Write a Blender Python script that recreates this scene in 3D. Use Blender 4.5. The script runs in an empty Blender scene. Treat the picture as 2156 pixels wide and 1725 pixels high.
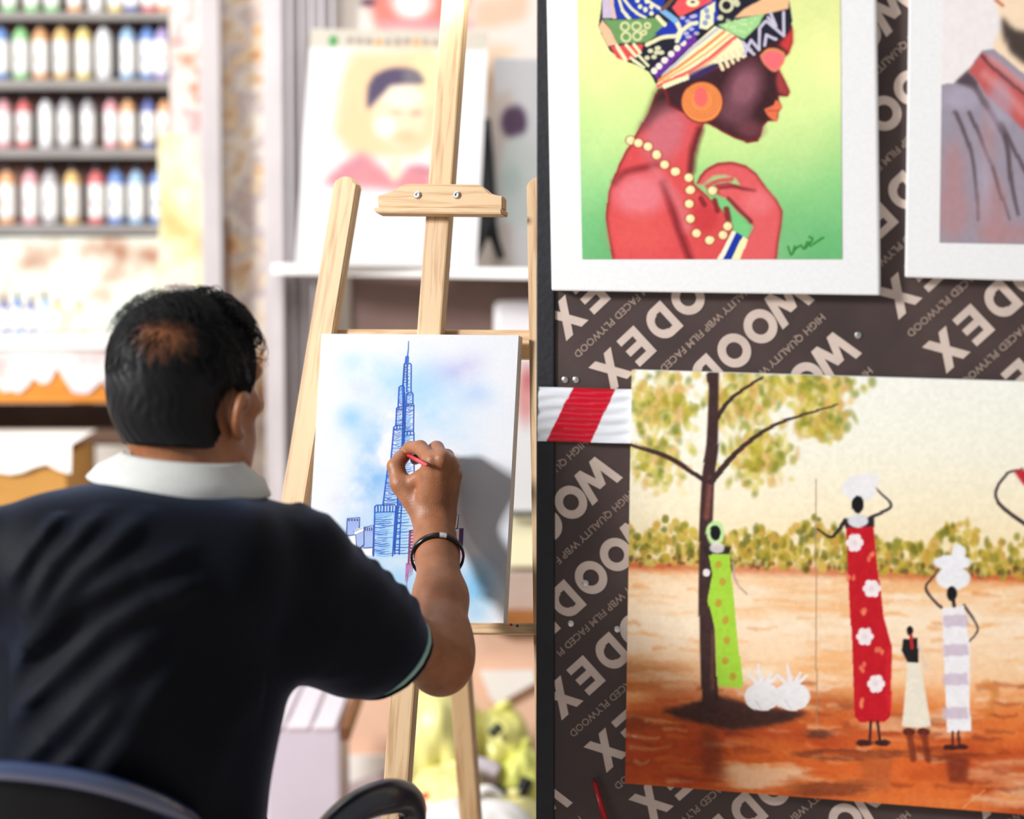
import bpy, bmesh, math, random
import numpy as np
from mathutils import Vector, Matrix
random.seed(7); RNG = np.random.default_rng(11)
S = bpy.context.scene
COL = S.collection

# ------------------------------------------------------------------ camera
FPX = 5090.0; CX, CY = 1078.0, 862.5
CAM = np.array([0.0, 0.0, 1.38]); PITCH = math.atan((862.5 - 430) / FPX)
cam = bpy.data.cameras.new('camera'); camo = bpy.data.objects.new('camera', cam); COL.objects.link(camo)
cam.sensor_width = 36.0; cam.sensor_fit = 'HORIZONTAL'; cam.lens = 36.0 * FPX / 2156.0
camo.location = CAM; camo.rotation_euler = (math.pi / 2 - PITCH, 0, 0)
cam.dof.use_dof = True; cam.dof.focus_distance = 3.43; cam.dof.aperture_fstop = 1.9
cam.clip_end = 60
S.camera = camo
# ------------------------------------------------------------------ light
W_STR = 0.27
world = bpy.data.worlds.new('hall'); S.world = world; world.use_nodes = True
bg = world.node_tree.nodes['Background']; bg.inputs[0].default_value = (0.93, 0.95, 1.0, 1); bg.inputs[1].default_value = W_STR
def area(name, loc, target, power, size, col=(1, 1, 1), size_y=None, spread=180):
    l = bpy.data.lights.new(name, 'AREA'); l.energy = power; l.color = col; l.size = size
    if size_y: l.shape = 'RECTANGLE'; l.size_y = size_y
    l.spread = math.radians(spread)
    o = bpy.data.objects.new(name, l); COL.objects.link(o); o.location = loc
    o.rotation_euler = (Vector(target) - Vector(loc)).to_track_quat('-Z', 'Y').to_euler()
    return o
area('stall_spot_light', (-1.75, 3.22, 1.55), (-0.15, 3.45, 1.0), 3.5, 0.14, (1.0, 0.96, 0.92))
area('fill_light', (-4.4, 1.35, 2.85), (0.3, 3.2, 1.1), 275, 0.8, (0.97, 0.98, 1.0))  # added fill lamp out of view, brightens the board and the man from the left
area('shop_tube_light', (-0.75, 4.35, 2.75), (-0.75, 5.4, 1.1), 8, 1.8, (1.0, 0.97, 0.93), 0.5)
area('shop_rear_light', (-0.25, 3.7, 1.85), (-0.3, 5.1, 0.9), 6, 0.9, (1.0, 0.97, 0.93), 0.4)
vs = S.view_settings; vs.view_transform = 'Standard'; vs.look = 'None'; vs.gamma = 1.0; vs.use_curve_mapping = False; vs.exposure = 0.42

# ------------------------------------------------------------------ helpers
cp, sp_ = math.cos(PITCH), math.sin(PITCH)
def rays(px, py):
    px = np.asarray(px, float); py = np.asarray(py, float)
    a = (px - CX) / FPX; b = -(py - CY) / FPX
    return np.stack([a, cp + b * sp_, -sp_ + b * cp], -1)
def at(px, py, Y):                       # point of the place seen at a photo pixel, Y metres in front of the camera
    d = rays(px, py); return CAM + d * (np.asarray(Y, float)[..., None] / d[..., 1:2])
class Plane:
    def __init__(s, p, n): s.p = np.asarray(p, float); s.n = np.asarray(n, float) / np.linalg.norm(n)
    def hit(s, px, py, off=0.0):
        d = rays(px, py); t = ((s.p + s.n * off - CAM) @ s.n) / (d @ s.n); return CAM + d * t[..., None]
def lin(c):
    c = np.asarray(c, float) / 255.0
    return np.where(c <= 0.04045, c / 12.92, ((c + 0.055) / 1.055) ** 2.4)
MATS = {}
def pmat(name, col, rough=0.55, var=0.12, scale=18.0, bump=0.0, metal=0.0, sheen=0.0, stretch=(1, 1, 1), ramp=None, coat=0.0, sss=0.0, spec=0.5, bscale=None, detail=4):
    if name in MATS: return MATS[name]
    m = bpy.data.materials.new(name); m.use_nodes = True; nt = m.node_tree; N = nt.nodes; L = nt.links
    b = N['Principled BSDF']; tc = N.new('ShaderNodeTexCoord'); mp = N.new('ShaderNodeMapping'); mp.inputs['Scale'].default_value = stretch
    L.new(tc.outputs['Object'], mp.inputs[0])
    nz = N.new('ShaderNodeTexNoise'); nz.inputs['Scale'].default_value = scale; nz.inputs['Detail'].default_value = detail; L.new(mp.outputs[0], nz.inputs['Vector'])
    r = N.new('ShaderNodeValToRGB'); L.new(nz.outputs['Fac'], r.inputs[0])
    if ramp is None:
        c = lin(col); ramp = [(0.3, c * (1 - var)), (0.7, np.minimum(c * (1 + var), 0.95))]
    else: ramp = [(p, lin(c)) for p, c in ramp]
    els = r.color_ramp.elements
    while len(els) < len(ramp): els.new(0.5)
    for e, (p, c) in zip(els, ramp): e.position = p; e.color = (*c, 1)
    L.new(r.outputs[0], b.inputs['Base Color'])
    b.inputs['Roughness'].default_value = rough; b.inputs['Metallic'].default_value = metal
    b.inputs['Sheen Weight'].default_value = sheen; b.inputs['Sheen Tint'].default_value = (0.42, 0.58, 1.0, 1); b.inputs['Sheen Roughness'].default_value = 0.35; b.inputs['Coat Weight'].default_value = coat; b.inputs['Specular IOR Level'].default_value = spec
    if sss: b.inputs['Subsurface Weight'].default_value = sss; b.inputs['Subsurface Radius'].default_value = (0.01, 0.004, 0.002); b.inputs['Subsurface Scale'].default_value = 1.0
    if bump:
        n2 = N.new('ShaderNodeTexNoise'); n2.inputs['Scale'].default_value = bscale or scale * 3; n2.inputs['Detail'].default_value = 3; L.new(mp.outputs[0], n2.inputs['Vector'])
        bp = N.new('ShaderNodeBump'); bp.inputs['Strength'].default_value = bump; bp.inputs['Distance'].default_value = 0.002
        L.new(n2.outputs['Fac'], bp.inputs['Height']); L.new(bp.outputs[0], b.inputs['Normal'])
    MATS[name] = m; return m
def vcol_mat(name, rough=0.6, weave=900.0, bump=0.15, grain=0.06):
    if name in MATS: return MATS[name]
    m = bpy.data.materials.new(name); m.use_nodes = True; nt = m.node_tree; N = nt.nodes; L = nt.links; b = N['Principled BSDF']
    a = N.new('ShaderNodeVertexColor'); a.layer_name = 'Col'
    tc = N.new('ShaderNodeTexCoord'); nz = N.new('ShaderNodeTexNoise'); nz.inputs['Scale'].default_value = weave; L.new(tc.outputs['Object'], nz.inputs['Vector'])
    mx = N.new('ShaderNodeMix'); mx.data_type = 'RGBA'; mx.blend_type = 'OVERLAY'; mx.inputs[0].default_value = grain
    L.new(a.outputs[0], mx.inputs[6]); L.new(nz.outputs['Color'], mx.inputs[7]); L.new(mx.outputs[2], b.inputs['Base Color'])
    bp = N.new('ShaderNodeBump'); bp.inputs['Strength'].default_value = bump; bp.inputs['Distance'].default_value = 0.0005
    L.new(nz.outputs['Fac'], bp.inputs['Height']); L.new(bp.outputs[0], b.inputs['Normal'])
    b.inputs['Roughness'].default_value = rough; b.inputs['Specular IOR Level'].default_value = 0.25
    MATS[name] = m; return m
def wood_mat(name, light, dark, scale=26.0, rough=0.5):
    if name in MATS: return MATS[name]
    m = bpy.data.materials.new(name); m.use_nodes = True; nt = m.node_tree; N = nt.nodes; L = nt.links; b = N['Principled BSDF']
    tc = N.new('ShaderNodeTexCoord'); mp = N.new('ShaderNodeMapping'); mp.inputs['Scale'].default_value = (6.0, 6.0, 0.35); L.new(tc.outputs['Object'], mp.inputs[0])
    nz = N.new('ShaderNodeTexNoise'); nz.inputs['Scale'].default_value = scale; nz.inputs['Detail'].default_value = 5; nz.inputs['Distortion'].default_value = 0.6; L.new(mp.outputs[0], nz.inputs['Vector'])
    r = N.new('ShaderNodeValToRGB'); L.new(nz.outputs['Fac'], r.inputs[0])
    e = r.color_ramp.elements; e[0].position = 0.32; e[0].color = (*lin(dark), 1); e[1].position = 0.5; e[1].color = (*lin(light), 1)
    L.new(r.outputs[0], b.inputs['Base Color']); b.inputs['Roughness'].default_value = rough
    bp = N.new('ShaderNodeBump'); bp.inputs['Strength'].default_value = 0.12; bp.inputs['Distance'].default_value = 0.001; L.new(nz.outputs['Fac'], bp.inputs['Height']); L.new(bp.outputs[0], b.inputs['Normal'])
    MATS[name] = m; return m
WL = {}                                   # world origin of each empty / object
def tag(o, label=None, cat=None, group=None, kind=None):
    if label: o['label'] = label
    if cat: o['category'] = cat
    if group: o['group'] = group
    if kind: o['kind'] = kind
    return o
def thing(name, label, cat, loc=(0, 0, 0), group=None):
    o = bpy.data.objects.new(name, None); COL.objects.link(o); o.location = loc; o.empty_display_size = 0.05
    WL[o] = np.asarray(loc, float); return tag(o, label, cat, group)
def raw(name, verts, faces, mat, smooth=False):
    me = bpy.data.meshes.new(name); verts = np.asarray(verts, np.float32)
    if isinstance(faces, np.ndarray):
        nf, k = faces.shape
        me.vertices.add(len(verts)); me.vertices.foreach_set('co', verts.ravel())
        me.loops.add(nf * k); me.loops.foreach_set('vertex_index', faces.astype(np.int32).ravel())
        me.polygons.add(nf); me.polygons.foreach_set('loop_start', np.arange(0, nf * k, k, dtype=np.int32))
        me.update(calc_edges=True)
    else:
        me.from_pydata(verts.tolist(), [], faces); me.update()
    if mat: me.materials.append(mat)
    if smooth: me.polygons.foreach_set('use_smooth', [True] * len(me.polygons))
    return me
def mobj(name, verts, faces, mat, parent=None, smooth=False, origin=None):
    verts = np.asarray(verts, float)
    if parent is not None: org = WL[parent]
    else: org = np.asarray(origin if origin is not None else [verts[:, 0].mean(), verts[:, 1].mean(), verts[:, 2].min()], float)
    me = raw(name, verts - org, faces, mat, smooth); o = bpy.data.objects.new(name, me); COL.objects.link(o)
    if parent is not None: o.parent = parent
    else: o.location = org
    WL[o] = org; return o
def bm_data(bm):
    bm.verts.ensure_lookup_table(); v = np.array([x.co[:] for x in bm.verts]); f = [[q.index for q in p.verts] for p in bm.faces]; bm.free(); return v, f
def hexa(c8, bevel=0.0, seg=2):
    """box from 8 corners: 0-3 front (ll, lr, ur, ul), 4-7 back"""
    bm = bmesh.new(); vs_ = [bm.verts.new(c) for c in c8]
    for q in ((0, 1, 2, 3), (5, 4, 7, 6), (4, 0, 3, 7), (1, 5, 6, 2), (3, 2, 6, 7), (4, 5, 1, 0)): bm.faces.new([vs_[i] for i in q])
    bmesh.ops.recalc_face_normals(bm, faces=bm.faces[:])
    if bevel: bmesh.ops.bevel(bm, geom=bm.edges[:], offset=bevel, segments=seg, affect='EDGES', profile=0.6)
    return bm_data(bm)
def boxw(x0, x1, y0, y1, z0, z1, bevel=0.0):
    return hexa([(x0, y0, z0), (x1, y0, z0), (x1, y0, z1), (x0, y0, z1), (x0, y1, z0), (x1, y1, z0), (x1, y1, z1), (x0, y1, z1)], bevel)
def pbox(x0, y0, x1, y1, Y, depth, bevel=0.003):
    a = at(x0, y1, Y); b = at(x1, y0, Y); return boxw(a[0], b[0], Y, Y + depth, max(a[2], 0.0), b[2], bevel)
def merge(*parts):
    V, F, o = [], [], 0
    for v, f in parts:
        V.append(np.asarray(v, float)); F += [[i + o for i in q] for q in f]; o += len(v)
    return np.concatenate(V), F
def tube(pts, rad, n=8, cap=True):
    pts = np.asarray(pts, float); k = len(pts); rad = np.broadcast_to(np.asarray(rad, float), (k,))
    V, F = [], []; up = np.array([0.13, 0.31, 0.94]); t0 = pts[1] - pts[0]
    if abs(np.dot(t0 / np.linalg.norm(t0), up)) > 0.9: up = np.array([0.9, 0.3, 0.1])
    for i in range(k):
        t = pts[min(i + 1, k - 1)] - pts[max(i - 1, 0)]; t /= np.linalg.norm(t) + 1e-12
        a = np.cross(t, up); a /= np.linalg.norm(a) + 1e-12; b = np.cross(t, a); up = np.cross(a, t)
        for j in range(n):
            w = 2 * math.pi * j / n; V.append(pts[i] + rad[i] * (math.cos(w) * a + math.sin(w) * b))
    for i in range(k - 1):
        for j in range(n): F.append([i * n + j, i * n + (j + 1) % n, (i + 1) * n + (j + 1) % n, (i + 1) * n + j])
    if cap: F.append(list(range(n))[::-1]); F.append([(k - 1) * n + j for j in range(n)])
    return np.array(V), F
def lathe(prof, n=20, c=(0, 0, 0)):
    V, F = [], []; c = np.asarray(c, float)
    for r, z in prof:
        for j in range(n):
            w = 2 * math.pi * j / n; V.append(c + [r * math.cos(w), r * math.sin(w), z])
    for i in range(len(prof) - 1):
        for j in range(n): F.append([i * n + j, i * n + (j + 1) % n, (i + 1) * n + (j + 1) % n, (i + 1) * n + j])
    F.append(list(range(n))[::-1]); F.append([(len(prof) - 1) * n + j for j in range(n)])
    return np.array(V), F
def smooth_curve(P, n=8):
    P = np.asarray(P, float); Q = np.vstack([2 * P[0] - P[1], P, 2 * P[-1] - P[-2]]); out = []
    for i in range(1, len(Q) - 2):
        for t in np.linspace(0, 1, n, endpoint=False):
            a, b, c, d = Q[i - 1], Q[i], Q[i + 1], Q[i + 2]
            out.append(0.5 * ((2 * b) + (c - a) * t + (2 * a - 5 * b + 4 * c - d) * t ** 2 + (3 * b - a - 3 * c + d) * t ** 3))
    out.append(P[-1]); return np.array(out)
def beam(name, A, B, wdir, w, d, mat, parent, bevel=0.003, prof=None):
    """timber with its own local axes: z along A->B, x across (wdir)"""
    A = np.asarray(A, float); B = np.asarray(B, float); z = B - A; ln = np.linalg.norm(z); z /= ln
    x = np.asarray(wdir, float); x = x - z * (x @ z); x /= np.linalg.norm(x); y = np.cross(z, x)
    v, f = boxw(-w / 2, w / 2, -d / 2, d / 2, 0, ln, bevel) if prof is None else prof(ln)
    me = raw(name, v, f, mat); o = bpy.data.objects.new(name, me); COL.objects.link(o); o.parent = parent
    M = Matrix(((x[0], y[0], z[0], A[0]), (x[1], y[1], z[1], A[1]), (x[2], y[2], z[2], A[2]), (0, 0, 0, 1)))
    o.matrix_local = Matrix.Translation(-Vector(WL[parent])) @ M; WL[o] = A; return o

# ------------------------------------------------------------------ painter: pigments on a flat picture, kept as vertex colours
def vnoise(shape, cells, seed=0):
    r = np.random.default_rng(seed); cy, cx = cells; g = r.random((cy + 2, cx + 2))
    y = np.linspace(0, cy, shape[0]); x = np.linspace(0, cx, shape[1]); yi = y.astype(int); xi = x.astype(int)
    fy = (y - yi)[:, None]; fx = (x - xi)[None]; fy = fy * fy * (3 - 2 * fy); fx = fx * fx * (3 - 2 * fx)
    a = g[yi][:, xi]; b = g[yi][:, xi + 1]; c = g[yi + 1][:, xi]; d = g[yi + 1][:, xi + 1]
    return (a * (1 - fx) + b * fx) * (1 - fy) + (c * (1 - fx) + d * fx) * fy
def fbm(shape, cells, seed=0, octv=4):
    o = 0; w = 1; t = 0
    for i in range(octv):
        o = o + w * vnoise(shape, (cells[0] * 2 ** i, cells[1] * 2 ** i), seed + i); t += w; w *= 0.5
    return o / t
def blur1(m, s):
    if s <= 0.3: return m
    r = int(3 * s + 1); k = np.exp(-0.5 * (np.arange(-r, r + 1) / s) ** 2); k /= k.sum()
    p = np.pad(m, r, mode='edge')
    p = np.apply_along_axis(lambda q: np.convolve(q, k, 'valid'), 0, p); return np.apply_along_axis(lambda q: np.convolve(q, k, 'valid'), 1, p)
class Paint:
    def __init__(s, x0, y0, x1, y1, res, col):
        s.x0, s.y0, s.x1, s.y1, s.res = x0, y0, x1, y1, res
        s.w = int((x1 - x0) * res) + 1; s.h = int((y1 - y0) * res) + 1
        s.img = np.empty((s.h, s.w, 3)); s.img[:] = np.asarray(col, float)
        s.X, s.Y = np.meshgrid(np.linspace(x0, x1, s.w), np.linspace(y0, y1, s.h))
    def box(s, xa, ya, xb, yb, pad):
        i0 = max(int((ya - pad - s.y0) * s.res), 0); i1 = min(int((yb + pad - s.y0) * s.res) + 2, s.h)
        j0 = max(int((xa - pad - s.x0) * s.res), 0); j1 = min(int((xb + pad - s.x0) * s.res) + 2, s.w)
        return (slice(i0, i1), slice(j0, j1)) if i1 > i0 and j1 > j0 else None
    def mix(s, sl, m, col):
        c = np.asarray(col, float); s.img[sl] = s.img[sl] * (1 - m[..., None]) + c * m[..., None]
    def poly(s, P, col, a=1.0, blur=0.0, smooth=False, noise=None):
        P = np.asarray(P, float)
        if smooth: P = smooth_curve(np.vstack([P, P[:1]]), 6)
        sl = s.box(P[:, 0].min(), P[:, 1].min(), P[:, 0].max(), P[:, 1].max(), 3 * blur + 3)
        if sl is None: return
        m = 0
        for ox, oy in ((-.25, -.25), (.25, -.25), (-.25, .25), (.25, .25)):
            X = s.X[sl] + ox / s.res; Y = s.Y[sl] + oy / s.res; ins = np.zeros(X.shape, bool)
            Q = np.roll(P, -1, 0)
            for (xa, ya), (xb, yb) in zip(P, Q):
                if ya == yb: continue
                ins ^= ((ya > Y) != (yb > Y)) & (X < (xb - xa) * (Y - ya) / (yb - ya) + xa)
            m = m + ins / 4.0
        m = blur1(m, blur * s.res) * a
        if noise is not None: m = m * noise[sl]
        s.mix(sl, np.clip(m, 0, 1), col)
    def ell(s, cx, cy, rx, ry, col, a=1.0, blur=0.0, rot=0.0, ring=None):
        R = max(rx, ry); sl = s.box(cx - R, cy - R, cx + R, cy + R, 3 * blur + 2)
        if sl is None: return
        X = s.X[sl] - cx; Y = s.Y[sl] - cy; c, q = math.cos(rot), math.sin(rot)
        d = (np.hypot((X * c + Y * q) / rx, (-X * q + Y * c) / ry) - 1) * min(rx, ry)
        if ring: d = np.abs(d + ring / 2) - ring / 2
        s.mix(sl, np.clip(0.5 - d / (max(blur * 2, 1.0 / s.res)), 0, 1) * a, col)
    def line(s, P, w, col, a=1.0, blur=0.0, w2=None, curve=True):
        P = np.asarray(P, float)
        if curve and len(P) > 2: P = smooth_curve(P, 6)
        ws = np.linspace(w, w if w2 is None else w2, len(P))
        sl = s.box(P[:, 0].min(), P[:, 1].min(), P[:, 0].max(), P[:, 1].max(), max(ws) + 3 * blur + 2)
        if sl is None: return
        X = s.X[sl]; Y = s.Y[sl]; D = np.full(X.shape, 1e9)
        for i in range(len(P) - 1):
            d = P[i + 1] - P[i]; L2 = d @ d + 1e-9; t = np.clip(((X - P[i, 0]) * d[0] + (Y - P[i, 1]) * d[1]) / L2, 0, 1)
            D = np.minimum(D, np.hypot(X - P[i, 0] - t * d[0], Y - P[i, 1] - t * d[1]) - (ws[i] * (1 - t) + ws[i + 1] * t) / 2)
        s.mix(sl, np.clip(0.5 - D / max(2 * blur, 1.0 / s.res), 0, 1) * a, col)
    def grad(s, stops, xw=0.0):
        ys = [p for p, c in stops]; t = s.Y + xw
        for k in range(3): s.img[..., k] = np.interp(t, ys, [c[k] for p, c in stops])
    def vary(s, cells, amt, seed=0):
        s.img += ((fbm(s.X.shape, cells, seed) - 0.5) * 2 * amt)[..., None]
    def mesh(s, name, corners, plane, off, mat, parent, gain=1.0):
        """corners: photo pixels ul, ur, lr, ll of the picture; the pigment sheet lies on plane+off"""
        v = np.linspace(0, 1, s.h)[:, None]; u = np.linspace(0, 1, s.w)[None]
        c = np.asarray(corners, float)
        q = [(c[0, k] * (1 - u) + c[1, k] * u) * (1 - v) + (c[3, k] * (1 - u) + c[2, k] * u) * v for k in (0, 1)]
        V = plane.hit(q[0], q[1], off).reshape(-1, 3)
        # colours sampled where the sheet's own corners sit in the drawing
        jx = np.clip((q[0] - s.x0) * s.res, 0, s.w - 1).round().astype(int); iy = np.clip((q[1] - s.y0) * s.res, 0, s.h - 1).round().astype(int)
        C = lin(np.clip(s.img[iy, jx], 0, 255)).reshape(-1, 3) * gain
        i = np.arange(s.h * s.w).reshape(s.h, s.w)
        F = np.stack([i[1:, :-1], i[1:, 1:], i[:-1, 1:], i[:-1, :-1]], -1).reshape(-1, 4)
        o = mobj(name, V, F, mat, parent)
        at_ = o.data.color_attributes.new('Col', 'FLOAT_COLOR', 'POINT')
        at_.data.foreach_set('color', np.concatenate([C, np.ones((len(C), 1))], 1).astype(np.float32).ravel())
        return o
def slab(name, corners, plane, off, thick, mat, parent, bevel=0.002):
    c = np.asarray(corners, float); f = plane.hit(c[:, 0], c[:, 1], off); b = f - plane.n * thick
    v, fc = hexa([f[3], f[2], f[1], f[0], b[3], b[2], b[1], b[0]], bevel); return mobj(name, v, fc, mat, parent)

# ------------------------------------------------------------------ signed distance modelling (for the figure and cloth)
class Field:
    def __init__(s, xs, ys, zs):
        s.g = [np.asarray(q, np.float32) for q in (xs, ys, zs)]; s.v = np.full([len(q) for q in s.g], 0.5, np.float32)
    def blk(s, lo, hi):
        sl = tuple(slice(max(np.searchsorted(g, l) - 1, 0), min(np.searchsorted(g, h) + 1, len(g))) for g, l, h in zip(s.g, lo, hi))
        return sl
    def coords(s, sl):
        return np.meshgrid(*[g[q] for g, q in zip(s.g, sl)], indexing='ij', sparse=True)
    def put(s, d, sl, k):
        a = s.v[sl]
        if k <= 0: s.v[sl] = np.minimum(a, d); return
        h = np.clip(0.5 + 0.5 * (a - d) / k, 0, 1); s.v[sl] = a * (1 - h) + d * h - k * h * (1 - h)
    def cone(s, A, B, ra, rb, k=0.01, m=0.03):
        A = np.asarray(A, np.float32); B = np.asarray(B, np.float32); r = max(ra, rb) + m + k
        sl = s.blk(np.minimum(A, B) - r, np.maximum(A, B) + r); X, Y, Z = s.coords(sl); D = B - A; L2 = float(D @ D) + 1e-12
        t = np.clip(((X - A[0]) * D[0] + (Y - A[1]) * D[1] + (Z - A[2]) * D[2]) / L2, 0, 1)
        d = np.sqrt((X - A[0] - t * D[0]) ** 2 + (Y - A[1] - t * D[1]) ** 2 + (Z - A[2] - t * D[2]) ** 2) - (ra + (rb - ra) * t)
        s.put(d.astype(np.float32), sl, k)
    def chain(s, P, R, k=0.01, m=0.03):
        for i in range(len(P) - 1): s.cone(P[i], P[i + 1], R[i], R[i + 1], k, m)
    def ellip(s, C, rad, axes=None, k=0.01, m=0.03):
        C = np.asarray(C, np.float32); rad = np.asarray(rad, np.float32); R = rad.max() + m + k; ax = np.eye(3) if axes is None else np.asarray(axes)
        sl = s.blk(C - R, C + R); X, Y, Z = s.coords(sl); X = X - C[0]; Y = Y - C[1]; Z = Z - C[2]
        q = [(X * a[0] + Y * a[1] + Z * a[2]) for a in ax]
        k0 = np.sqrt(sum((qi / r) ** 2 for qi, r in zip(q, rad))); k1 = np.sqrt(sum((qi / r ** 2) ** 2 for qi, r in zip(q, rad))) + 1e-9
        s.put((k0 * (k0 - 1) / k1).astype(np.float32), sl, k)
    def mesh(s):
        v = s.v; ins = v < 0; nx, ny, nz = v.shape
        c8 = [ins[a:nx - 1 + a, b:ny - 1 + b, c:nz - 1 + c] for a in (0, 1) for b in (0, 1) for c in (0, 1)]
        al = c8[0].copy(); an = c8[0].copy()
        for q in c8[1:]: al &= q; an |= q
        act = an & ~al; I, J, K = np.nonzero(act); idx = np.full(act.shape, -1, np.int32); idx[I, J, K] = np.arange(len(I))
        gx, gy, gz = s.g; acc = np.zeros((len(I), 3)); cnt = np.zeros(len(I))
        for (a, b) in [((0,0,0),(1,0,0)),((0,1,0),(1,1,0)),((0,0,1),(1,0,1)),((0,1,1),(1,1,1)),((0,0,0),(0,1,0)),((1,0,0),(1,1,0)),((0,0,1),(0,1,1)),((1,0,1),(1,1,1)),((0,0,0),(0,0,1)),((1,0,0),(1,0,1)),((0,1,0),(0,1,1)),((1,1,0),(1,1,1))]:
            va = v[I + a[0], J + a[1], K + a[2]]; vb = v[I + b[0], J + b[1], K + b[2]]; x = (va < 0) != (vb < 0)
            t = np.where(x, va / np.where(x, va - vb, 1), 0)
            pa = np.stack([gx[I + a[0]], gy[J + a[1]], gz[K + a[2]]], 1); pb = np.stack([gx[I + b[0]], gy[J + b[1]], gz[K + b[2]]], 1)
            acc += np.where(x[:, None], pa + (pb - pa) * t[:, None], 0); cnt += x
        V = acc / cnt[:, None]; F = []
        for ax in range(3):
            sl0 = [slice(None)] * 3; sl1 = [slice(None)] * 3; sl0[ax] = slice(0, -1); sl1[ax] = slice(1, None)
            ch = ins[tuple(sl0)] != ins[tuple(sl1)]; e = np.stack(np.nonzero(ch), 1); o1, o2 = [q for q in range(3) if q != ax]
            e = e[(e[:, o1] > 0) & (e[:, o2] > 0) & (e[:, o1] < v.shape[o1] - 1) & (e[:, o2] < v.shape[o2] - 1)]
            def ci(d1, d2):
                q = e.copy(); q[:, o1] -= d1; q[:, o2] -= d2; return idx[q[:, 0], q[:, 1], q[:, 2]]
            quad = np.stack([ci(1, 1), ci(0, 1), ci(0, 0), ci(1, 0)], 1)
            fl = ins[e[:, 0], e[:, 1], e[:, 2]]
            if ax == 1: fl = ~fl
            quad[~fl] = quad[~fl][:, ::-1]; F.append(quad)
        F = np.concatenate(F); F = F[(F >= 0).all(1)]
        return V, F
def relax(V, F, n=1, lam=0.5):
    V = V.copy()
    for _ in range(n):
        e = np.concatenate([F[:, [0, 1]], F[:, [1, 2]], F[:, [2, 3]], F[:, [3, 0]]]); i = np.concatenate([e[:, 0], e[:, 1]]); j = np.concatenate([e[:, 1], e[:, 0]])
        cnt = np.bincount(i, minlength=len(V)); acc = np.stack([np.bincount(i, weights=V[j, k], minlength=len(V)) for k in range(3)], 1)
        V += lam * (acc / np.maximum(cnt, 1)[:, None] - V)
    return V
# ------------------------------------------------------------------ setting
M_wall = pmat('shop_wall', (232, 222, 210), 0.8, 0.06, 3)
M_floor = pmat('floor_tile', (196, 182, 172), 0.5, 0.08, 4)
v, f = boxw(-3.2, 3.0, 5.95, 6.05, 0, 3.0); tag(mobj('wall_back', v, f, M_wall), kind='structure')
v, f = boxw(-3.2, 3.0, -0.5, 5.95, -0.06, 0.0); tag(mobj('floor', v, f, M_floor), kind='structure')

# ------------------------------------------------------------------ plywood display board on the right
bl = at(1128, 900, 3.25); br = at(2156, 900, 3.10)
bn = np.cross(np.array([br[0] - bl[0], br[1] - bl[1], 0]), [0, 0, 1.0]); BOARD = Plane([bl[0], bl[1], 0], bn)
if BOARD.n[1] > 0: BOARD.n = -BOARD.n
bdir = np.array([br[0] - bl[0], br[1] - bl[1], 0]); bdir /= np.linalg.norm(bdir)
M_ply = pmat('brown_film_plywood', (88, 68, 62), 0.5, 0.16, 9, bump=0.1, ramp=[(0.25, (52, 38, 35)), (0.55, (68, 51, 47)), (0.8, (84, 66, 61))])
M_black = pmat('black_timber', (16, 17, 24), 0.55, 0.4, 40, bump=0.3)
M_print = pmat('cream_print', (206, 186, 172), 0.55, 0.08, 30)
M_print2 = pmat('small_cream_print', (158, 136, 122), 0.55, 0.1, 60)
M_screw = pmat('steel', (205, 205, 200), 0.3, 0.05, 30, metal=1.0)
p0 = BOARD.hit(1150., 900.); LEFT = p0[:2]; BW = 1.25
ply = thing('display_board', 'brown plywood display board printed with diagonal WOODEX lettering', 'board', (p0[0] + bdir[0] * .6, p0[1] + bdir[1] * .6, 0))
def bpt(u, z, off): q = np.array([LEFT[0], LEFT[1], 0]) + bdir * u + BOARD.n * off; q[2] = z; return q
def bslab(u0, u1, z0, z1, o0, o1, bevel=0.001):
    return hexa([bpt(u0, z0, o0), bpt(u1, z0, o0), bpt(u1, z1, o0), bpt(u0, z1, o0), bpt(u0, z0, o1), bpt(u1, z0, o1), bpt(u1, z1, o1), bpt(u0, z1, o1)], bevel)
v, f = bslab(0, BW, 0.32, 2.05, 0, -0.018); mobj('plywood_sheet', v, f, M_ply, ply)
v, f = bslab(-0.013, 0.012, 0.30, 2.08, 0.004, -0.034, 0.002); e_ = mobj('edge_post', v, f, M_black, ply); e_['label'] = 'black painted timber edge post'
v, f = bslab(BW - .012, BW + .013, 0.30, 2.08, 0.004, -0.034, 0.002); mobj('edge_post', v, f, M_black, ply)
for u in (0.34, BW - 0.16):
    v, f = bslab(u, u + 0.04, 0.0, 0.05, 0.22, -0.30, 0.003); mobj('foot', v, f, M_black, ply)
    v, f = bslab(u, u + 0.04, 0.05, 0.90, -0.019, -0.059, 0.003); mobj('stand_leg', v, f, M_black, ply)
# lettering: rows of the printed pattern fitted in the board's own plane
def z7(x, y): return (1130 + x / 2.1014, 560 + y / 2.1014)
def z8(x, y): return (1130 + x / 2.1014, 1100 + y / 2.1014)
obs = [(1, 5, z7(320, 440)), (1, 4, z7(450, 350)), (1, 3, z7(550, 265)), (2, 2, z7(860, 375)), (2, 1, z7(985, 265)), (3, 0, z7(1340, 385)),
       (4, -2.4, z7(1810, 360)), (4, -3.4, z7(1930, 280)), (3, -2.4, z7(1600, 130)), (2, 7.4, z7(290, 930)), (2, 8.4, z7(150, 1060)), (3, 8.4, z7(340, 1285)), (3, 9.4, z7(235, 1390)),
       (3, 10.4, z8(130, 345)), (4, 11.4, z8(220, 680)), (4, 10.4, z8(325, 590)), (4, 12.4, z8(120, 780)), (5, 12.4, z8(300, 985))]
uv = []
for r, p, (x, y) in obs:
    q = BOARD.hit(x, y) ; uv.append([(q[:2] - LEFT) @ bdir[:2], q[2]])
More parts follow.
